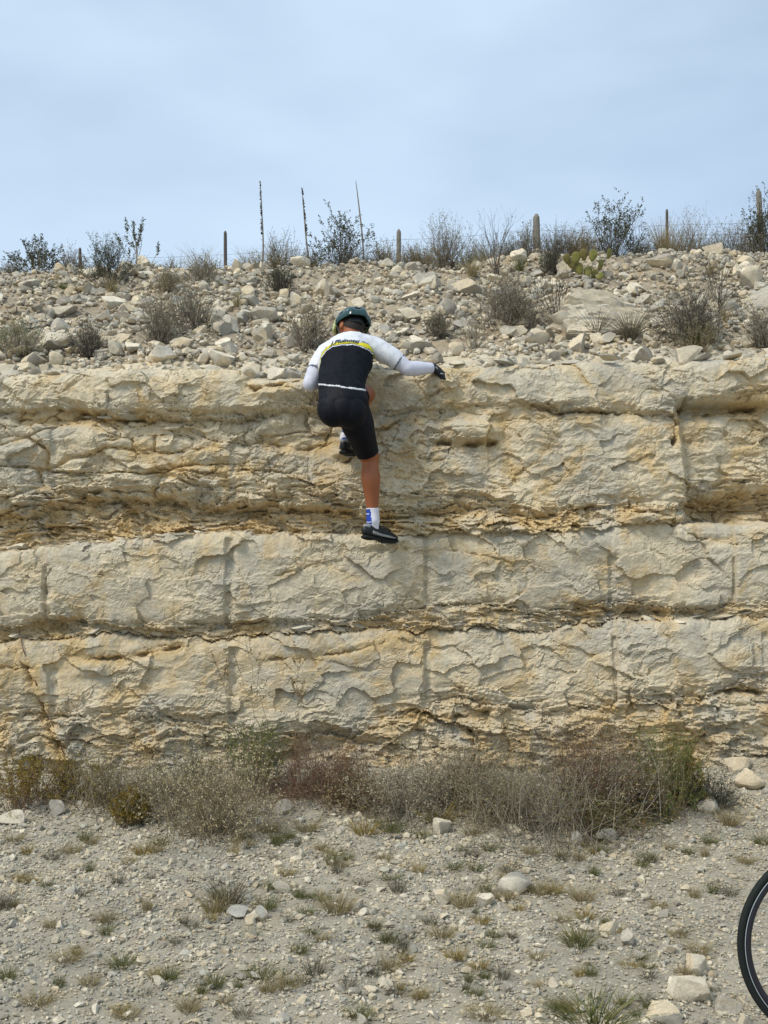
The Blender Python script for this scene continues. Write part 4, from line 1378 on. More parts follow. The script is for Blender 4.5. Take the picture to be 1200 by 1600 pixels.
# grass tufts and weeds on the gravel
kinds = [('olive grass tuft on the gravel', M_GRASS_OLIVE, 70), ('straw grass tuft on the gravel', M_GRASS_TAN, 80), ('yellow grass tuft on the gravel', M_GRASS_YEL, 60), ('dark dry weed on the gravel', M_GRASS_DARK, 50)]
TM = {}
for kk, (nm, mat, N) in enumerate(kinds):
    for v in range(4):
        TM[kk, v] = tuft_mesh(int(N * 2.2), 1.0, 1.2, 1500 + kk * 10 + v, mat, .0085, .55, .2)
TUFTS = [(527, 1425, 44, 52, 1), (335, 1425, 40, 40, 1), (355, 1412, 56, 60, 3), (415, 1422, 30, 36, 0), (517, 1352, 30, 22, 0), (543, 1345, 18, 20, 0), (570, 1305, 34, 40, 2), (610, 1300, 30, 36, 0),
         (685, 1285, 36, 60, 2), (465, 1325, 24, 12, 3), (235, 1375, 12, 20, 3), (167, 1440, 26, 34, 1), (230, 1425, 34, 16, 1), (105, 1503, 20, 46, 1), (190, 1512, 26, 46, 0), (265, 1532, 34, 30, 0),
         (242, 1530, 26, 24, 2), (295, 1580, 34, 40, 1), (335, 1545, 30, 34, 0), (405, 1530, 30, 44, 0), (490, 1525, 40, 40, 3), (545, 1545, 24, 30, 3), (610, 1515, 30, 36, 1), (628, 1490, 24, 20, 3),
         (140, 1540, 22, 30, 1), (60, 1570, 24, 50, 1), (12, 1530, 24, 30, 0), (10, 1420, 40, 36, 3), (725, 1420, 40, 36, 1), (790, 1405, 24, 44, 1), (910, 1408, 34, 44, 1), (845, 1398, 30, 34, 1),
         (905, 1480, 40, 56, 0), (710, 1500, 30, 34, 2), (750, 1515, 26, 30, 2), (785, 1530, 30, 34, 3), (630, 1480, 30, 24, 3), (690, 1465, 22, 40, 1), (997, 1296, 34, 28, 2), (1040, 1285, 40, 30, 0),
         (1140, 1290, 36, 34, 1), (1110, 1320, 24, 26, 0), (1075, 1335, 16, 22, 0), (710, 1360, 20, 26, 0), (740, 1340, 22, 24, 3), (765, 1330, 20, 26, 0), (655, 1365, 22, 22, 2), (620, 1395, 34, 30, 3),
         (875, 1345, 20, 24, 3), (940, 1335, 22, 22, 0), (1090, 1490, 24, 40, 1), (1140, 1400, 22, 30, 3), (930, 1600, 46, 130, 0), (760, 1590, 26, 60, 1), (870, 1580, 20, 34, 0), (1060, 1465, 20, 30, 1),
         (450, 1545, 26, 40, 1), (300, 1450, 18, 30, 3), (395, 1465, 14, 24, 0), (200, 1350, 14, 20, 1), (130, 1400, 16, 22, 3), (30, 1375, 16, 24, 1), (250, 1320, 18, 26, 0), (380, 1325, 22, 30, 1),
         (430, 1345, 14, 24, 3), (600, 1345, 18, 26, 1), (660, 1310, 20, 30, 0), (740, 1305, 22, 30, 1), (830, 1335, 18, 26, 1), (1015, 1345, 18, 26, 0), (1165, 1350, 20, 30, 1), (965, 1400, 16, 26, 3),
         (1030, 1420, 16, 30, 1), (770, 1465, 18, 26, 0), (840, 1500, 18, 26, 1), (660, 1560, 20, 34, 1), (560, 1590, 22, 40, 0), (380, 1590, 22, 40, 3), (200, 1590, 20, 40, 1), (505, 1470, 14, 26, 1),
         (450, 1440, 16, 24, 3), (585, 1450, 16, 24, 0), (80, 1450, 16, 26, 1), (1000, 1500, 16, 30, 0), (880, 1440, 16, 28, 1), (1190, 1320, 24, 30, 0), (480, 1300, 26, 36, 1), (420, 1300, 22, 40, 1)]
tr = np.random.default_rng(77)
for _ in range(110):
    TUFTS.append((float(tr.uniform(10, 1140)), float(tr.uniform(1310, 1595)), float(tr.uniform(12, 26)), float(tr.uniform(14, 34)), int(tr.choice([0, 0, 0, 3, 3, 2, 1]))))
items = []
for k, (px, py, h, w, kd) in enumerate(TUFTS):
    b = hit_ground(px, py)
    hh, ww = size_m(b, h, w)
    o = link('grass_tuft', TM[kd, k % 4], loc=b)
    o.scale = (ww, ww, hh)
    o.rotation_euler = (0, 0, rng.uniform(0, 6.28))
    tag(o, None, 'grass tuft', 'grass tufts on the gravel')
    items.append((o, kinds[kd][0], px, py))
where_labels(items, LM_GROUND)

# ------------------------------------------------------------------ lofted shapes
def catmull(vals, n):
    vals = [np.asarray(v, float) for v in vals]
    out = []
    for i in range(len(vals) - 1):
        p0 = vals[max(i - 1, 0)]
        p1, p2 = vals[i], vals[i + 1]
        p3 = vals[min(i + 2, len(vals) - 1)]
        for k in range(n):
            t = k / n
            out.append(0.5 * (2 * p1 + (p2 - p0) * t + (2 * p0 - 5 * p1 + 4 * p2 - p3) * t * t + (3 * p1 - p0 - 3 * p2 + p3) * t ** 3))
    out.append(vals[-1])
    return out


def loft(pts, rads, side, seg=20, n=4, dome=True):
    """closed tube with elliptical sections: rads = (half width along side, half depth)"""
    C = catmull(pts, n)
    R = catmull([np.array(r if isinstance(r, (tuple, list)) else (r, r)) for r in rads], n)
    C, R = list(C), list(R)
    T = []
    for i in range(len(C)):
        t = C[min(i + 1, len(C) - 1)] - C[max(i - 1, 0)]
        T.append(t / (np.linalg.norm(t) + 1e-9))
    if dome:
        def cap(c, r, t, sgn):
            k = min(r)
            return [(c + sgn * t * k * math.sin(a), r * math.cos(a)) for a in (0.5, 0.95, 1.3)]
        a = cap(C[0], R[0], T[0], -1)[::-1]
        b = cap(C[-1], R[-1], T[-1], 1)
        C = [q[0] for q in a] + C + [q[0] for q in b]
        R = [q[1] for q in a] + R + [q[1] for q in b]
        T = [T[0]] * 3 + T + [T[-1]] * 3
    side = np.asarray(side, float)
    V = []
    for c, r, t in zip(C, R, T):
        s = side - t * (side @ t)
        s /= np.linalg.norm(s)
        b = np.cross(t, s)
        for k in range(seg):
            an = 2 * np.pi * k / seg
            V.append(c + s * r[0] * math.cos(an) + b * r[1] * math.sin(an))
    m = len(C)
    F = []
    for i in range(m - 1):
        for k in range(seg):
            k2 = (k + 1) % seg
            F.append([i * seg + k, i * seg + k2, (i + 1) * seg + k2, (i + 1) * seg + k])
    V = np.array(V)
    n0 = len(V)
    V = np.vstack([V, C[0], C[-1]])
    for k in range(seg):
        k2 = (k + 1) % seg
        F.append([n0, k2, k, k])
        F.append([n0 + 1, (m - 1) * seg + k, (m - 1) * seg + k2, (m - 1) * seg + k2])
    return V, F


def ellipsoid(c, r, axes=None, sub=3):
    V, F = ico(sub)
    V = V * np.asarray(r)
    if axes is not None:
        V = V @ np.asarray(axes)
    return V + np.asarray(c), [[a, b, d_, d_] for a, b, d_ in F]


def combine(parts):
    Vs, Fs, off = [], [], 0
    for V, F in parts:
        Vs.append(V)
        Fs += [[i + off for i in f] for f in F]
        off += len(V)
    return np.vstack(Vs), Fs


def raw_mesh(name, V, F):
    m = bpy.data.meshes.new(name)
    ff = []
    for f in F:
        g = []
        for i in f:
            if i not in g:
                g.append(i)
        if len(g) > 2:
            ff.append(g)
    m.from_pydata([tuple(v) for v in V], [], ff)
    m.update()
    return m


def remeshed(name, V, F, voxel, smooth_it=6, fac=0.5):
    """one continuous surface round overlapping volumes"""
    m = raw_mesh(name, V, F)
    o = bpy.data.objects.new(name, m)
    COL.objects.link(o)
    md = o.modifiers.new('r', 'REMESH')
    md.mode = 'VOXEL'
    md.voxel_size = voxel
    md2 = o.modifiers.new('s', 'SMOOTH')
    md2.factor = fac
    md2.iterations = smooth_it
    dg = bpy.context.evaluated_depsgraph_get()
    ev = o.evaluated_get(dg)
    me = bpy.data.meshes.new_from_object(ev)
    bpy.data.objects.remove(o, do_unlink=True)
    me.polygons.foreach_set('use_smooth', np.ones(len(me.polygons), bool))
    return me


# ------------------------------------------------------------------ the climbing cyclist
M_SKIN = simple_mat('tanned_skin', (0.29, 0.098, 0.040), 0.5, spec=0.35, vary=0.10, scale=14)
M_WHITE = simple_mat('white_jersey', (0.66, 0.68, 0.72), 0.75, vary=0.05, bump=0.12, bscale=60)
M_BLACK = simple_mat('black_jersey', (0.007, 0.009, 0.013), 0.75, spec=.12, vary=0.25, bump=0.12, bscale=60)
M_YELLOW = simple_mat('yellow_band', (0.56, 0.50, 0.015), 0.7, vary=0.05)
M_GREYLINE = simple_mat('grey_piping', (0.16, 0.18, 0.22), 0.7)
M_NAVY = simple_mat('navy_print', (0.02, 0.03, 0.06), 0.7)
M_SHORTS = simple_mat('black_shorts', (0.004, 0.005, 0.009), 0.62, vary=0.3, spec=0.16)
M_WARMER = simple_mat('pale_arm_warmer', (0.58, 0.59, 0.67), 0.75, vary=0.05)
M_SOCK = simple_mat('white_sock', (0.66, 0.66, 0.72), 0.85, vary=0.05)
M_BLUE = simple_mat('blue_sock_panel', (0.02, 0.06, 0.36), 0.8)
M_GLOVE = simple_mat('black_glove', (0.010, 0.011, 0.013), 0.6)
M_SHOE = simple_mat('black_shoe', (0.014, 0.016, 0.017), 0.45)
M_SOLE = simple_mat('shoe_sole', (0.010, 0.012, 0.012), 0.8)
M_SILVER = simple_mat('silver_grey_panel', (0.25, 0.26, 0.26), 0.45)
M_HELMET = simple_mat('dark_green_helmet', (0.010, 0.045, 0.043), 0.16, spec=0.45, coat=0.3, vary=0.2)
M_LIME = simple_mat('pale_lime_rim', (0.50, 0.58, 0.26), 0.35)
M_HAIR = simple_mat('dark_hair', (0.02, 0.015, 0.012), 0.7, bump=.4)
M_EYE = simple_mat('eye', (0.7, 0.7, 0.68), 0.3)
M_VENT = simple_mat('helmet_vent', (0.004, 0.005, 0.006), 0.9)

foot_r = P(585, 843, 6.80)
person = empty('person', foot_r)
tag(person, 'cyclist in black and white jersey climbing the rock face, seen from behind', 'person')
PB = np.array(foot_r)

# joints, from the photograph
pel = P(537, 634, 6.56)
waist = P(533, 604, 6.60)
chest = P(540, 562, 6.74)
uppr = P(547, 542, 6.82)
neck0 = P(549, 531, 6.87)
head = P(549, 514, 6.93)
sh_l, sh_r = P(510, 552, 6.82), P(591, 546, 6.84)
el_l, wr_l = P(485, 600, 6.74), P(512, 590, 6.96)
el_r, wr_r = P(636, 576, 6.84), P(676, 575, 6.92)
hip_l, hip_r = P(520, 640, 6.58), P(549, 642, 6.58)
kn_r, an_r = P(578, 716, 6.76), P(583, 815, 6.76)
kn_l, an_l = P(572, 616, 6.90), P(541, 684, 6.84)
SX = np.array([1.0, 0, 0])
torso_side = (sh_r - sh_l) / np.linalg.norm(sh_r - sh_l)
px1 = 6.7 / F_PX
parts = []
# trunk
parts.append(loft([pel - (waist - pel) * 0.25, pel, waist, (waist + chest) / 2, chest, uppr], [(.118, .095), (.146, .118), (.131, .098), (.142, .104), (.163, .112), (.130, .080)], torso_side, 28, 5))
# yoke from shoulder to shoulder
parts.append(loft([sh_l, (sh_l + uppr) / 2 + np.array([0, 0, .012]), uppr + np.array([0, -.01, .008]), (sh_r + uppr) / 2 + np.array([0, 0, .012]), sh_r], [.056, .068, .078, .068, .058], (0, .6, -.8), 18, 5))
# shoulder blades
parts.append(ellipsoid(P(526, 558, 6.70), (.062, .05, .075)))
parts.append(ellipsoid(P(566, 555, 6.71), (.062, .05, .075)))
# buttocks
parts.append(ellipsoid(P(522, 641, 6.525), (.092, .085, .098)))
parts.append(ellipsoid(P(549, 643, 6.530), (.090, .088, .104)))
parts.append(ellipsoid(P(536, 640, 6.515), (.085, .085, .094)))
# neck and head
hdir_f = np.array([-0.56, 0.72, -0.42]); hdir_f /= np.linalg.norm(hdir_f)       # where he looks
hup = np.array([0.10, 0.40, 0.92]); hup -= hdir_f * (hup @ hdir_f); hup /= np.linalg.norm(hup)
hright = np.cross(hdir_f, hup)
HA = np.array([hright, hdir_f, hup])
parts.append(loft([uppr, neck0, head - hup * 0.03], [.075, .060, .060], SX, 18, 4))
parts.append(ellipsoid(head + hup * .012, (.074, .092, .104), HA))
parts.append(ellipsoid(head + hdir_f * .035 - hup * .055, (.056, .058, .062), HA))       # jaw
parts.append(loft([head + hdir_f * .086 + hup * .016, head + hdir_f * .108 - hup * .018], [.010, .016], hright, 10, 3))   # nose
parts.append(ellipsoid(head + hdir_f * .088 - hup * .052, (.026, .010, .010), HA, 2))     # lips
for sgn in (-1, 1):
    parts.append(ellipsoid(head + hright * sgn * .078 - hdir_f * .008 - hup * .012, (.010, .022, .033), HA, 2))   # ears
# arms
parts.append(loft([sh_l, sh_l * .5 + el_l * .5 + np.array([-.008, -.01, 0]), el_l], [.058, .051, .043], (0, 1, 0.2), 18, 5))
parts.append(loft([el_l, el_l * .55 + wr_l * .45, wr_l], [.043, .041, .029], (0, 0, 1), 18, 5))
parts.append(loft([sh_r, sh_r * .5 + el_r * .5 + np.array([0, 0, .008]), el_r], [.060, .053, .042], (0, 1, 0.2), 18, 5))
parts.append(loft([el_r, el_r * .6 + wr_r * .4 + np.array([0, 0, -.002]), wr_r], [.043, .042, .029], (0, 0, 1), 18, 5))
# legs
th_m = hip_r * .5 + kn_r * .5
parts.append(loft([hip_r + np.array([0.0, 0, .03]), hip_r * .7 + kn_r * .3 + np.array([.006, -.012, 0]), th_m + np.array([.004, -.012, 0]), hip_r * .2 + kn_r * .8, kn_r], [.095, .093, .082, .068, .058], SX, 22, 5))
cf = lambda t: kn_r * (1 - t) + an_r * t
parts.append(loft([cf(0), cf(.12) + np.array([0, 0, 0]), cf(.32) + np.array([-.002, -.022, 0]), cf(.55) + np.array([0, -.012, 0]), cf(.8), cf(1.0)], [(.055, .058), (.050, .055), (.058, .064), (.047, .049), (.036, .039), (.037, .043)], SX, 22, 5))
parts.append(loft([hip_l, hip_l * .5 + kn_l * .5 + np.array([-.01, 0, .01]), kn_l], [.090, .080, .058], (0, 0, 1), 20, 5))
cl = lambda t: kn_l * (1 - t) + an_l * t
parts.append(loft([cl(0), cl(.15), cl(.35) + np.array([0, -.015, 0]), cl(.6), cl(.85), cl(1.0)], [.054, .050, .056, .046, .037, .038], SX, 20, 5))
# feet inside the shoes
toe_r = np.array([.70, .70, -.05]); toe_r /= np.linalg.norm(toe_r)
toe_l = np.array([.20, .97, .10]); toe_l /= np.linalg.norm(toe_l)


def foot_vol(an, toe, drop=.055):
    heel = an - toe * .035 - np.array([0, 0, drop])
    return loft([an, an - np.array([0, 0, .035]) + toe * .004, an - np.array([0, 0, .075]) + toe * .06, an - np.array([0, 0, .085]) + toe * .12], [.036, .032, .022, .016], np.cross(toe, (0, 0, 1)), 16, 4)


parts.append(foot_vol(an_r, toe_r))
parts.append(foot_vol(an_l, toe_l))


# hands with five fingers
def hand(wr, fwd, back, thumb_side, sc=1.0):
    """fwd: wrist to knuckles; back: out of the back of the hand"""
    fwd = fwd / np.linalg.norm(fwd)
    back = back - fwd * (back @ fwd); back /= np.linalg.norm(back)
    sd = np.cross(fwd, back) * thumb_side
    fwd, back, sd = fwd * sc, back * sc, sd * sc
    out = [loft([wr, wr + fwd * .035 + back * .004, wr + fwd * .082], [(.030, .024), (.040, .019), (.043, .016)], sd, 16, 4)]
    for j, (o_, L) in enumerate(((.033, .072), (.011, .082), (-.011, .076), (-.033, .060))):
        k = wr + fwd * (.080 - .004 * abs(j - 1)) + sd * o_
        a = k + fwd * L * .42 - back * .004 + sd * o_ * .12
        b = a + (fwd * .62 - back * .78) * L * .33
        c = b + (fwd * .15 - back * .98) * L * .26
        out.append(loft([k - fwd * .012, k, a, b, c], [.0095, .0098, .0092, .0086, .0076], sd, 10, 3))
    t0 = wr + fwd * .022 + sd * .026
    t1 = t0 + (fwd * .55 + sd * .75 - back * .25) * .040
    t2 = t1 + (fwd * .85 + sd * .30 - back * .35) * .032
    t3 = t2 + (fwd * .80 - sd * .05 - back * .55) * .024
    out.append(loft([t0, t1, t2, t3], [.016, .0125, .0110, .0085], back, 10, 3))
    return out


parts += hand(wr_r + (wr_r - el_r) * 0.03, np.array([.70, .42, -.50]), np.array([.25, -.62, .75]), -1, 1.18)
parts += hand(wr_l, np.array([.35, .90, .20]), np.array([-.2, -.3, .93]), 1)
Vb, Fb = combine(parts)
body_me = remeshed('body', Vb - PB, Fb, 0.0054, 4)
body_me.materials.append(M_SKIN)
body = link('body', body_me, person)

nvb = len(body_me.vertices)
co = np.empty(nvb * 3, np.float32); body_me.vertices.foreach_get('co', co); co = co.reshape(-1, 3).astype(float) + PB
no_ = np.empty(nvb * 3, np.float32); body_me.vertices.foreach_get('normal', no_); no_ = no_.reshape(-1, 3).astype(float)
faces = [list(p.vertices) for p in body_me.polygons]
fc = np.array([co[f].mean(0) for f in faces])


def seg_t(p, a, b):
    d = b - a
    t = ((p - a) @ d) / (d @ d)
    tc = np.clip(t, 0, 1)
    return t, np.linalg.norm(p - a - tc[:, None] * d, axis=1)


bones = {'pelvis': (pel - (waist - pel) * .25, waist, .13), 'trunk': (waist, uppr, .15), 'yoke_l': (uppr, sh_l, .07), 'yoke_r': (uppr, sh_r, .07), 'neck': (neck0, head, .06),
         'ual': (sh_l, el_l, .055), 'fal': (el_l, wr_l, .04), 'uar': (sh_r, el_r, .055), 'far': (el_r, wr_r, .04), 'thr': (hip_r, kn_r, .085), 'shr': (kn_r, an_r, .05),
         'thl': (hip_l, kn_l, .085), 'shl': (kn_l, an_l, .05), 'footr': (an_r + np.array([0, 0, -.02]), an_r + toe_r * .15 - np.array([0, 0, .05]), .04),
         'footl': (an_l + np.array([0, 0, -.02]), an_l + toe_l * .15 - np.array([0, 0, .05]), .04), 'handr': (wr_r, wr_r + np.array([.74, .40, -.42]) * .12, .04),
         'handl': (wr_l, wr_l + np.array([.35, .90, .20]) * .12, .04)}
names = list(bones)
TT_, DD_ = {}, []
for k in names:
    a, b, r = bones[k]
    t, d = seg_t(fc, a, b)
    TT_[k] = t
    DD_.append(d - r)
near = np.array(names)[np.argmin(np.array(DD_), 0)]
fpx, fpy = to_px(fc)
hem = np.interp(fpx, [490, 500, 567, 580], [601, 602, 611, 613])       # lower edge of the jersey
is_ = lambda *k: np.isin(near, k)
torso = is_('pelvis', 'trunk', 'yoke_l', 'yoke_r')
sleeve_l = is_('ual') & (TT_['ual'] < .62)
sleeve_r = is_('uar') & (TT_['uar'] < .72)
neckline = (((fc - neck0) @ ((head - neck0) / np.linalg.norm(head - neck0))) < 0.004)
jersey_f = ((torso | is_('thr', 'thl', 'neck')) & (fpy < hem + .0) & neckline & (is_('thr', 'thl') == False)) | sleeve_l | sleeve_r
shorts_f = ((is_('pelvis', 'trunk') & (fpy >= hem - 8)) | (is_('thr') & (TT_['thr'] < .90 + .0)) | (is_('thl') & (TT_['thl'] < .82)))
sleevew_l = (is_('ual') & (TT_['ual'] > .56)) | is_('fal')
sleevew_r = (is_('uar') & (TT_['uar'] > .66)) | (is_('far') & (TT_['far'] < .97))
sock_r = (is_('shr') & (TT_['shr'] > .79)) | (is_('footr') & (TT_['footr'] < .12))
sock_l = (is_('shl') & (TT_['shl'] > .60)) | (is_('footl') & (TT_['footl'] < .12))
glove_r = is_('handr') | (is_('far') & (TT_['far'] >= .95))
glove_l = is_('handl')


def shell(name, mask, off, mats, matfn=None, wr_amp=0.0, wr_s=14.0):
    F = [faces[i] for i in np.where(mask)[0]]
    flat = np.array([i for f in F for i in f])
    used, inv = np.unique(flat, return_inverse=True)
    amp = off + (wr_amp * fbm(co[used][:, 0] * wr_s + co[used][:, 2] * 6, co[used][:, 2] * wr_s * 0.6 + co[used][:, 1] * 9, 3, 77) if wr_amp else 0.0)
    V = co[used] - PB + no_[used] * (amp[:, None] if wr_amp else amp)
    m = bpy.data.meshes.new(name)
    k, ff = 0, []
    for f in F:
        ff.append([int(q) for q in inv[k:k + len(f)]])
        k += len(f)
    m.from_pydata([tuple(v) for v in V], [], ff)
    m.polygons.foreach_set('use_smooth', np.ones(len(ff), bool))
    for mt in mats:
        m.materials.append(mt)
    if matfn is not None:
        m.polygons.foreach_set('material_index', matfn(np.where(mask)[0]).astype(np.int32))
    m.update()
    o = link(name, m, person)
    sm = o.modifiers.new('edge', 'SOLIDIFY')
    sm.thickness = off * 0.9
    sm.offset = -1
    return o


arch = poly([(480, 640), (497, 600), (501, 572), (504, 560), (510, 550.5), (520, 544), (535, 540.5), (550, 540.5), (565, 543.5), (576, 548), (582, 555), (586, 566), (591, 620), (610, 700)])


def jersey_cols(idx):
    x, y = fpx[idx], fpy[idx]
    q = arch(x) - y                     # above the black panel
    m = np.zeros(len(idx), int)         # 0 white
    k = np.where(x > 565, 1.35, 1.0)
    m[q < 7.6 * k] = 4                  # grey piping
    m[(x < 563) & (x > 512) & (m == 4)] = 0
    m[q < 6.2 * k] = 3                  # yellow
    m[q < 2.4] = 1                      # black
    m[q < 1.3] = 0                      # white line
    m[q < 0] = 1                        # black panel
    m[np.isin(near[idx], ('ual', 'uar'))] = 0
    m[(np.isin(near[idx], ('yoke_l', 'yoke_r'))) & (q < -14)] = 0
    m[(y > hem[idx] - 2.2)] = 0         # pale hem
    for kk, lim in (('ual', .585), ('uar', .685)):
        m[(near[idx] == kk) & (TT_[kk][idx] > lim)] = 4
    return m


jersey = shell('jersey', jersey_f, .0075, [M_WHITE, M_BLACK, M_SHORTS, M_YELLOW, M_GREYLINE], jersey_cols, .006, 15)
shell('shorts', shorts_f, .004, [M_SHORTS], None, .0035, 12)
for msk in (sleevew_l, sleevew_r):
    shell('arm_warmer', msk, .0035, [M_WARMER], None, .002, 20)


def sock_cols(idx):
    x, y = fpx[idx], fpy[idx]
    r = near[idx] == 'shr'
    m = np.zeros(len(idx), int)
    m[r & (x < 579 + .1 * (y - 793)) & (y > 795) & (y < 819) & (np.abs((y - 803) % 12) > 1.2)] = 1
    m[(near[idx] == 'shl') & (((y < 676) & (x < 541)) | ((y > 684) & (x > 535)))] = 1
    return m


shell('sock', sock_r, .004, [M_SOCK, M_BLUE], sock_cols)
shell('sock', sock_l, .004, [M_SOCK, M_BLUE], sock_cols)
for msk, a in ((glove_r, wr_r), (glove_l, wr_l)):
    g = shell('glove', msk, .0035, [M_GLOVE])
    if msk is glove_r:
        for (u, v, w) in ((682.5, 575, .012), (690.5, 584, .012)):
            c = P(u, v, wr_r[1] - 0.035)
            V, F = ellipsoid(np.zeros(3), (w, .005, .005), None, 2)
            rm = np.array(Matrix.Rotation(0.9 if v < 580 else 0.1, 3, 'Y'))
            m = raw_mesh('reflective_patch', V @ rm.T, F)
            m.polygons.foreach_set('use_smooth', np.ones(len(m.polygons), bool))
            link('reflective_patch', m, g, loc=c - PB, mat=M_SILVER)

# printed name across the shoulders, laid onto the fabric
tc_ = bpy.data.curves.new('t', 'FONT')
tc_.body = 'J.Pluinotti'
tc_.shear = 0.35
tc_.size = 1.0
tc_.offset = 0.022
to_ = bpy.data.objects.new('t', tc_)
COL.objects.link(to_)
dg = bpy.context.evaluated_depsgraph_get()
tm = bpy.data.meshes.new_from_object(to_.evaluated_get(dg))
bpy.data.objects.remove(to_, do_unlink=True)
bmt = bmesh.new()
bmt.from_mesh(tm)
bmesh.ops.triangulate(bmt, faces=bmt.faces[:])
bmesh.ops.subdivide_edges(bmt, edges=[e for e in bmt.edges if e.calc_length() > .12], cuts=2)
jco = [Vector(v) for v in (np.array([v.co[:] for v in jersey.data.vertices]) + PB)]
bvh = BVHTree.FromPolygons(jco, [list(p.vertices) for p in jersey.data.polygons])
xmax = max(v.co.x for v in bmt.verts)
for v in bmt.verts:
    tx, ty = v.co.x / xmax, v.co.y
    upx = 516 + 46 * tx
    upy = float(arch(upx)) - 6.0 - 8.0 * ty
    d = Vector(ray(upx, upy)).normalized()
    h = bvh.ray_cast(Vector(CAM), d)
    loc = h[0] - d * 0.006 if h[0] else Vector(P(upx, upy, 6.75))
    v.co = loc - Vector(PB)
pm = bpy.data.meshes.new('printed_name')
bmt.to_mesh(pm)
bmt.free()
link('printed_name', pm, jersey, mat=M_NAVY)


# shoes
def shoe(an, toe, drop=.06):
    toe = toe / np.linalg.norm(toe)
    sd = np.cross(toe, (0, 0, 1.0)); sd /= np.linalg.norm(sd)
    up = np.cross(sd, toe)
    o_ = an - up * drop
    q = lambda t, h: o_ + toe * t + up * h - PB
    V, F = loft([q(-.062, .030), q(-.03, .030), q(.03, .028), q(.09, .020), q(.15, .012), q(.185, .004)],
                [(.026, .034), (.034, .042), (.037, .040), (.043, .032), (.043, .024), (.030, .016)], sd, 18, 4)
    m = raw_mesh('shoe', V, F); m.polygons.foreach_set('use_smooth', np.ones(len(m.polygons), bool))
    s = link('shoe', m, person, mat=M_SHOE)
    V, F = loft([q(-.070, -.008), q(-.03, -.012), q(.04, -.010), q(.10, -.020), q(.16, -.020), q(.197, -.012)],
                [(.028, .013), (.039, .014), (.036, .011), (.048, .014), (.046, .013), (.028, .011)], sd, 18, 4)
    m = raw_mesh('sole', V, F); m.polygons.foreach_set('use_smooth', np.ones(len(m.polygons), bool))
    link('sole', m, s, mat=M_SOLE)
    for t, h, L in ((.035, .052, .004), (.075, .046, .004), (.115, .036, .004)):        # straps
        V, F = loft([q(t, h + .004) - sd * .040 - up * .028, q(t + .004, h + .016) - sd * .015, q(t + .004, h + .016) + sd * .015, q(t, h + .004) + sd * .040 - up * .028], [(.011, L)] * 4, toe, 10, 3)
        link('strap', raw_mesh('strap', V, F), s, mat=M_SHOE)
    V, F = loft([q(-.050, .058) - sd * .018, q(-.073, .052), q(-.050, .058) + sd * .018], [(.016, .008)] * 3, up, 10, 4)   # heel tab
    m = raw_mesh('heel_tab', V, F); link('heel_tab', m, s, mat=M_SILVER)
    for sg in (-1, 1):                                                                   # side panel
        V, F = loft([q(-.03, .022) + sd * sg * .036, q(.03, .012) + sd * sg * .038, q(.10, .004) + sd * sg * .045, q(.155, .000) + sd * sg * .040], [(.010, .005), (.008, .005), (.007, .005), (.004, .003)], up, 10, 4)
        link('side_panel', raw_mesh('side_panel', V, F), s, mat=M_SILVER)
    V, F = loft([q(.09, -.034), q(.13, -.034)], [(.020, .006), (.020, .006)], sd, 10, 2)
    link('cleat', raw_mesh('cleat', V, F), s, mat=M_SILVER)
    return s


shoe(an_r - np.array([0, 0, .030]), toe_r)
shoe(an_l - np.array([0, 0, .020]), toe_l)

# hair, eyes, sunglasses strap-free face, helmet
HV, HF = ico(4)
mask = (HV[:, 2] > -0.42 + 0.55 * np.clip(HV[:, 1] + .1, -1, 1)) | ((HV[:, 1] < -.35) & (HV[:, 2] > -.62))
W = (HV * np.array([.079, .096, .108])) @ HA + head + hup * .012 - PB
m = raw_mesh('hair', W, [f for f in HF.tolist() if all(mask[i] for i in f)])
m.polygons.foreach_set('use_smooth', np.ones(len(m.polygons), bool))
link('hair', m, person, mat=M_HAIR)
for sg in (-1, 1):
    V, F = ellipsoid(head + hdir_f * .084 + hright * sg * .031 + hup * .018 - PB, (.013, .009, .009), HA, 2)
    m = raw_mesh('eye', V, F); m.polygons.foreach_set('use_smooth', np.ones(len(m.polygons), bool))
    link('eye', m, person, mat=M_EYE)

# helmet shell with ribs and deep vents
nu, nw = 96, 48
Vh, Fh, mh, hyz, stp = [], [], [], [], []
M_STRIPE = simple_mat('pale_helmet_stripe', (0.22, 0.30, 0.29), 0.25, spec=.5)
for j in range(nw + 1):
    th = j / nw * math.radians(104)
    for i_ in range(nu):
        ph = 2 * math.pi * i_ / nu
        x, y, z = math.sin(th) * math.cos(ph), math.sin(th) * math.sin(ph), math.cos(th)
        lat = math.asin(max(-1, min(1, x))) if True else 0
        stripe = math.cos(lat * 8.0 + .55 * y)
        long_ = y * 0.9 + 0.1
        vent = 1.0 if (stripe < 0.30 and z > 0.16 and -0.96 < y < .92 and abs(math.sin(y * 4.2 + 3.0)) > .20) else 0.0
        rr = 1.0 + 0.06 * max(stripe, 0) - 0.20 * vent
        a, b_, c_ = .094, .126, .090
        lift = 0.030 * max(0, y) ** 2 * (1 if z < .3 else 0)
        p = head + hup * (.028 + c_ * z * rr + .0) + hright * a * x * rr + hdir_f * (b_ * y * rr - .004)
        Vh.append(p - PB)
        mh.append(vent)
        hyz.append(y - .25 * x)
        stp.append(0.30 <= stripe < 0.52 and z > 0.15 and y > -.95)
for j in range(nw):
    for i_ in range(nu):
        i2 = (i_ + 1) % nu
        Fh.append([j * nu + i_, j * nu + i2, (j + 1) * nu + i2, (j + 1) * nu + i_])
hm = raw_mesh('helmet', np.array(Vh), Fh)
hm.polygons.foreach_set('use_smooth', np.ones(len(hm.polygons), bool))
for mt in (M_HELMET, M_VENT, M_LIME, M_STRIPE):
    hm.materials.append(mt)
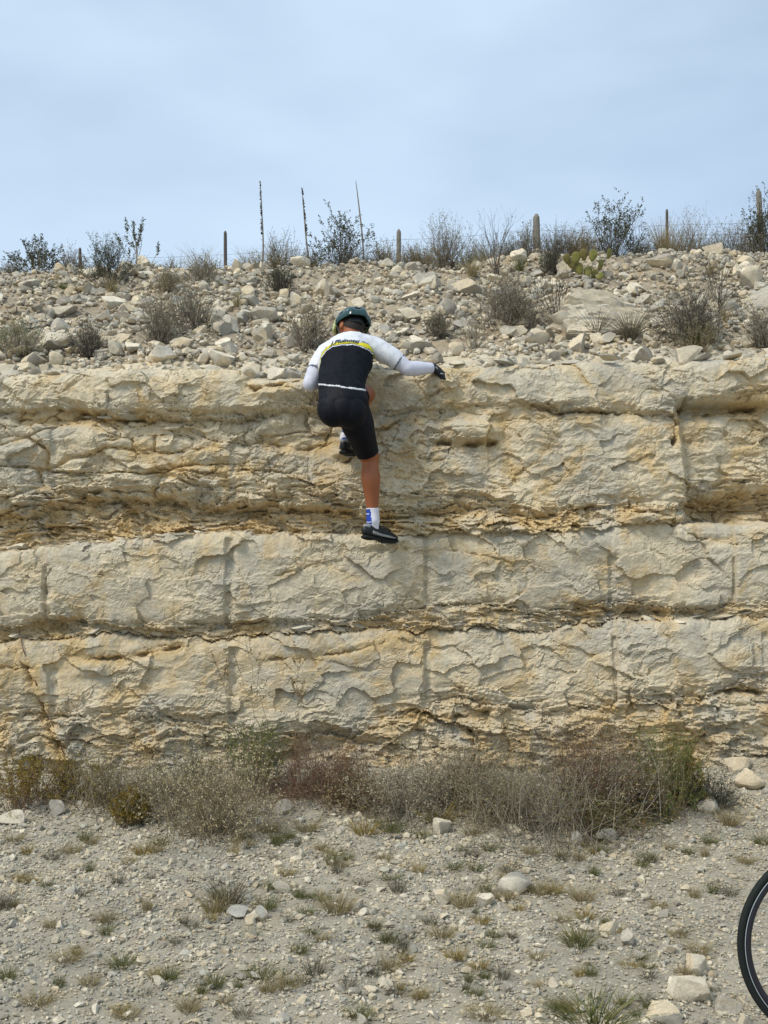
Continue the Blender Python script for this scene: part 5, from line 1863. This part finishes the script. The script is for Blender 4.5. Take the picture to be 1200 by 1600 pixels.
for p in hm.polygons:
    p.material_index = 1 if sum(mh[i_] for i_ in p.vertices) >= 2 else (2 if hyz[p.vertices[0]] > .50 else (3 if stp[p.vertices[0]] else 0))
helmet = link('helmet', hm, person)
so = helmet.modifiers.new('t', 'SOLIDIFY'); so.thickness = .012; so.offset = -1
# lime rim round the front and sides
rim = []
for k in range(29):
    ph = math.radians(-20 + 220 * k / 28)
    th = math.radians(96)
    rim.append(head + hup * (.028 + .090 * math.cos(th)) + hright * .096 * math.sin(th) * math.cos(ph) + hdir_f * (.128 * math.sin(th) * math.sin(ph) - .004) - PB)
V, F = loft(rim, [(.013, .006)] * len(rim), hup, 8, 2)
m = raw_mesh('rim', V, F); m.polygons.foreach_set('use_smooth', np.ones(len(m.polygons), bool))
link('rim', m, helmet, mat=M_LIME)
# retention cradle and straps
V, F = loft([head - hdir_f * .070 + hright * .055 + hup * .0 - PB, head - hdir_f * .104 - hup * .008 - PB, head - hdir_f * .070 - hright * .055 - PB], [(.018, .006)] * 3, hup, 8, 5)
link('cradle', raw_mesh('cradle', V, F), helmet, mat=M_SHOE)
for sg in (-1, 1):
    V, F = loft([head + hright * sg * .088 + hdir_f * .03 + hup * .02 - PB, head + hright * sg * .076 + hdir_f * .02 - hup * .06 - PB, head + hright * sg * .01 + hdir_f * .05 - hup * .118 - PB], [(.007, .002)] * 3, hdir_f, 8, 4)
    link('strap', raw_mesh('strap', V, F), helmet, mat=M_SHOE)

# ------------------------------------------------------------------ bicycle at the right edge
M_TYRE = simple_mat('tyre_rubber', (0.010, 0.014, 0.013), 0.75, vary=.3)
M_RIM = simple_mat('dark_anodised_rim', (0.035, 0.035, 0.045), 0.35, metal=.4)
M_LINE = simple_mat('pale_wear_line', (0.34, 0.38, 0.40), 0.5)
M_SPOKE = simple_mat('steel_spoke', (0.35, 0.36, 0.37), 0.35, metal=.9)
M_FRAME = simple_mat('dark_green_frame', (0.012, 0.05, 0.035), 0.3, coat=.5, spec=.5)


def ring(R, r, seg=96, sec=12, squash=1.0, x_off=0.0):
    V, F = [], []
    for i_ in range(seg):
        a = 2 * math.pi * i_ / seg
        for k in range(sec):
            b = 2 * math.pi * k / sec
            rr = R + r * math.cos(b)
            V.append((rr * math.cos(a), x_off + r * squash * math.sin(b), rr * math.sin(a)))
    for i_ in range(seg):
        for k in range(sec):
            i2, k2 = (i_ + 1) % seg, (k + 1) % sec
            F.append([i_ * sec + k, i_ * sec + k2, i2 * sec + k2, i2 * sec + k])
    m = raw_mesh('ring', np.array(V), F)
    m.polygons.foreach_set('use_smooth', np.ones(len(m.polygons), bool))
    return m


WY = 3.9
wc = P(1308, 1477, WY)
RW = 153 * WY / F_PX
bike = empty('bicycle', (wc[0], wc[1], wc[2] - RW))
tag(bike, 'bicycle with dark wheel entering the picture at the right edge', 'bicycle')
B0 = np.array([wc[0], wc[1], wc[2] - RW])


def tube(name, a, b, r, parent, mat, r2=None):
    V, F = loft([np.asarray(a, float), np.asarray(b, float)], [r, r2 or r], (0.1, 1, 0.05), 14, 2)
    m = raw_mesh(name, V, F)
    m.polygons.foreach_set('use_smooth', np.ones(len(m.polygons), bool))
    return link(name, m, parent, mat=mat)


def wheel(cx):
    w = empty('wheel', (cx, 0, RW))
    w.parent = bike
    m = ring(RW - .0125, .0125, 128, 14, 1.0); m.name = 'tyre'
    link('tyre', m, w, mat=M_TYRE)
    m = ring(RW - .036, .0125, 128, 10, .75); m.name = 'rim'
    link('rim', m, w, mat=M_RIM)
    for sg in (-1, 1):
        m = ring(RW - .0250, .0016, 128, 8, 1.0, sg * .0105); m.name = 'wear_line'
        link('wear_line', m, w, mat=M_LINE)
    tube('hub', (0, -.045, 0), (0, .045, 0), .016, w, M_SPOKE)
    sp = None
    for k in range(28):
        a = 2 * math.pi * k / 28
        sg = 1 if k % 2 else -1
        b = a + (1 if (k // 2) % 2 else -1) * 1.1
        p0 = np.array([.018 * math.cos(b), sg * .032, .018 * math.sin(b)])
        p1 = np.array([(RW - .045) * math.cos(a), 0, (RW - .045) * math.sin(a)])
        V, F = loft([p0, p1], [.0010, .0010], (0, 1, 0), 5, 1, False)
        link('spoke', raw_mesh('spoke', V, F), w, mat=M_SPOKE)
    return w


wheel(0.0)
wheel(1.0)
bb = np.array([.58, 0, .27]); ht = np.array([.13, 0, .83]); hb = np.array([.085, 0, .66]); st = np.array([.74, 0, .80]); ra = np.array([1.0, 0, RW])
fr = empty('frame', (0, 0, 0)); fr.parent = bike
for nm, a, b, r in (('down_tube', hb, bb, .019), ('top_tube', ht - np.array([-.01, 0, .05]), st - np.array([.01, 0, .04]), .016), ('seat_tube', bb, st, .016), ('head_tube', hb, ht, .020)):
    tube(nm, a, b, r, fr, M_FRAME)
for sg in (-1, 1):
    o2 = np.array([0, sg * .06, 0])
    tube('chain_stay', bb + o2 * .3, ra + o2, .009, fr, M_FRAME)
    tube('seat_stay', st - np.array([0, 0, .05]) + o2 * .3, ra + o2, .007, fr, M_FRAME)
    tube('fork_blade', hb + o2 * .6 - np.array([0, 0, .01]), np.array([0, sg * .05, RW]), .011, fr, M_FRAME, .007)
    tube('handlebar_drop', np.array([.06, sg * .21, .90]), np.array([-.02, sg * .21, .84]), .012, fr, M_SHOE)
tube('handlebar', np.array([.06, -.21, .90]), np.array([.06, .21, .90]), .013, bike, M_SHOE)
tube('stem', ht, np.array([.06, 0, .90]), .014, bike, M_SHOE)
tube('seat_post', st, st + np.array([.04, 0, .15]), .0135, bike, M_SHOE)
V, F = loft([st + np.array([-.12, 0, .19]), st + np.array([0, 0, .195]), st + np.array([.13, 0, .20])], [(.020, .012), (.035, .016), (.068, .018)], (0, 1, 0), 16, 5)
m = raw_mesh('saddle', V, F); m.polygons.foreach_set('use_smooth', np.ones(len(m.polygons), bool))
link('saddle', m, bike, mat=M_SHOE)
m = ring(.095, .004, 64, 6); m.name = 'chainring'
link('chainring', m, bike, loc=bb + np.array([0, -.045, 0]), mat=M_SPOKE)
for sg in (-1, 1):
    tube('crank', bb + np.array([0, sg * .06, 0]), bb + np.array([sg * .12, sg * .07, -sg * .12]), .010, bike, M_SPOKE)
    tube('pedal', bb + np.array([sg * .12, sg * .07, -sg * .12]), bb + np.array([sg * .12, sg * .15, -sg * .12]), .014, bike, M_SHOE)
tube('kickstand', bb + np.array([.06, .03, -.01]), np.array([.70, .19, .04]), .008, bike, M_SPOKE)

# ------------------------------------------------------------------ fence on the crest
M_WOOD = simple_mat('weathered_post', (0.20, 0.185, 0.155), 0.9, vary=.3, scale=25, bump=.6, bscale=60)
M_STEEL = simple_mat('dull_steel_post', (0.10, 0.085, 0.075), 0.7, metal=.2)
M_WIRE = simple_mat('fence_wire', (0.17, 0.16, 0.155), 0.6, metal=.4)
FY = 10.9
fence = empty('wire_fence', P(600, 400, FY))
tag(fence, 'old wire fence with uneven posts along the crest', 'fence')
FB = P(600, 400, FY)
posts = [(125, 388, 125, .015, 'steel'), (352, 362, 352.5, .017, 'steel'), (623, 360, 623, .024, 'wood'), (838, 337, 840, .036, 'wood'), (1042, 328, 1043, .016, 'steel'), (1185, 298, 1196, .028, 'wood'),
         (-110, 380, -110, .03, 'wood'), (1420, 310, 1420, .03, 'wood')]
for px, top, bx, r, kind in posts:
    a = P(px, top, FY)
    b = P(bx, 470, FY)
    ax = (b - a)
    pts = [a + ax * t for t in (0, .012, .05, .3, .65, 1.0)]
    rad = [r * .58, r * .82, r * .94, r, r * 1.04, r * 1.06]
    V, F = loft([p - FB for p in pts], rad, (1, .3, 0), 12 if kind == 'wood' else 6, 4)
    nz = 1 + (.10 if kind == 'wood' else .02) * fbm(V[:, 0] * 30, V[:, 2] * 9, 3, int(px) % 50)
    cx = np.interp(V[:, 2], sorted([p[2] - FB[2] for p in pts]), [p[0] - FB[0] for p in pts[::-1]])
    V[:, 0] = cx + (V[:, 0] - cx) * nz
    m = raw_mesh('post', V, F)
    m.polygons.foreach_set('use_smooth', np.ones(len(m.polygons), bool))
    o = link('post', m, fence, mat=M_WOOD if kind == 'wood' else M_STEEL)
    if px == 838:
        o['label'] = 'thick weathered wooden post'
    if px == 1185:
        o['label'] = 'leaning wooden post at the right edge'
for row in range(3):
    pl = Plant(1700 + row)
    us_ = np.linspace(-110, 1420, 60)
    base_y = np.interp(us_, [-110, 125, 352, 623, 838, 1042, 1185, 1420], [404, 402, 398, 374, 352 + 8, 352, 345, 345]) + row * 17 + 2.5 * np.sin((us_ - 125) / 230 * np.pi) ** 2
    pts = [P(a, b, FY - .03) - FB for a, b in zip(us_, base_y)]
    for a, b in zip(pts[:-1], pts[1:]):
        pl.S.append((a, b, .0014, .0014))
    link('wire', pl.seg_mesh('wire'), fence, mat=M_WIRE)

# ------------------------------------------------------------------ dead flower stalks on the skyline
M_STALK = simple_mat('dry_stalk', (0.22, 0.19, 0.15), 0.85)
M_POD = plant_mat('dark_pods', [(.035, .03, .025), (.07, .055, .045), (.11, .09, .07)])
for k, (x0, y0, x1, y1, pods, lab) in enumerate(((409, 400, 406.5, 283, 1, 'tall dry flower stalk with dark pods, leftmost on the skyline'),
                                                 (490, 400, 472, 294, 1, 'leaning dry flower stalk with dark pods above the leafed bush'),
                                                 (568, 400, 556, 283, 0, 'bare tapering stalk right of the leafed bush'))):
    a, b = up_base(x0, y0, 10.3), P(x1, y1, 10.3)
    root = empty('flower_stalk', a)
    tag(root, lab, 'stalk', 'dead flower stalks on the skyline')
    d = b - a
    bend = np.array([.02 * (-1) ** k, 0, 0])
    V, F = loft([np.zeros(3), d * .35 + bend, d * .7 + bend * .6, d], [.008, .0075, .0065 if not pods else .0055, .003], SX, 10, 5)
    m = raw_mesh('stem', V, F); m.polygons.foreach_set('use_smooth', np.ones(len(m.polygons), bool))
    link('stem', m, root, mat=M_STALK)
    if pods:
        pl = Plant(1800 + k)
        for _ in range(330):
            t = pl.r.uniform(.48, 1.0)
            if math.sin(t * 46 + k) < -.55 and pl.r.uniform() < .8:
                continue
            e = pl.r.normal(0, 1, 3); e[2] = abs(e[2]) + .5; e /= np.linalg.norm(e)
            pl.L.append((d * t + bend * (1 - t), e, .022 * (1.2 - .6 * t), .010))
        link('seed_pods', pl.leaf_mesh('seed_pods'), root, mat=M_POD)
    # leaf rosette at its foot
    pl = Plant(1850 + k)
    pl.blades(50, .35, .5, .004, .15, .4)
    link('rosette', pl.seg_mesh('rosette'), root, mat=M_GRASS_DARK)

# ------------------------------------------------------------------ prickly pears
M_PAD = simple_mat('cactus_pad', (0.17, 0.165, 0.035), 0.6, vary=.55, scale=22, bump=.5, bscale=90)
M_PAD2 = simple_mat('reddish_cactus_pad', (0.17, 0.14, 0.04), 0.6, vary=.5, scale=22, bump=.5, bscale=90)


def cactus(px, py, wpx, pads, label, seed):
    b = hit_slope(px, py)
    root = empty('prickly_pear', b)
    tag(root, label, 'cactus')
    r = np.random.default_rng(seed)
    s = b[1] / F_PX
    for k, (dx, dy, w, h, tilt, mt) in enumerate(pads):
        V, F = ico(3)
        wz = 0.80 + 0.22 * V[:, 2]
        w, h = w * .82, h * .82
        V = V * np.array([w * s / 2, .011, h * s / 2])
        V[:, 0] *= wz
        R3 = Matrix.Rotation(math.radians(tilt), 3, 'Y') @ Matrix.Rotation(r.normal(0, .25), 3, 'X') @ Matrix.Rotation(r.normal(0, .55), 3, 'Z')
        V = V @ np.array(R3).T
        V += np.array([dx * s, r.normal(0, .04) + .02, dy * s])
        m = mesh_np('pad', V, F, True)
        o = link('pad', m, root, mat=M_PAD2 if mt else M_PAD)
    sp = Plant(seed + 3)
    for (dx, dy, w, h, tilt, mt) in pads:
        for _ in range(26):
            p = np.array([(dx + r.normal(0, w * .25)) * s, r.normal(-.01, .03), (dy + r.normal(0, h * .25)) * s])
            e = r.normal(0, 1, 3); e[1] -= 1; e /= np.linalg.norm(e)
            sp.S.append((p, p + e * .03, .0010, .0005))
    link('spines', sp.seg_mesh('spines'), root, mat=M_GRASS_TAN)


cactus(918, 432, 80, [(-32, 28, 18, 22, -20, 1), (-18, 30, 22, 26, 10, 0), (-6, 34, 18, 24, -10, 1), (8, 32, 20, 26, 15, 0), (-12, 14, 22, 26, -15, 0), (2, 10, 20, 24, 12, 0),
                      (14, 8, 18, 22, 30, 0), (18, -2, 16, 18, 40, 0), (0, -4, 18, 20, -5, 0), (36, 38, 20, 22, 20, 0), (-24, 20, 16, 20, -35, 1), (22, 20, 18, 22, 18, 0)],
       'prickly pear with yellow green and reddish pads below the straw brush', 1901)
cactus(1105, 512, 30, [(0, 8, 20, 28, 25, 0), (-8, 0, 14, 20, -10, 0)], 'small prickly pear pads in the tall dark brush', 1902)
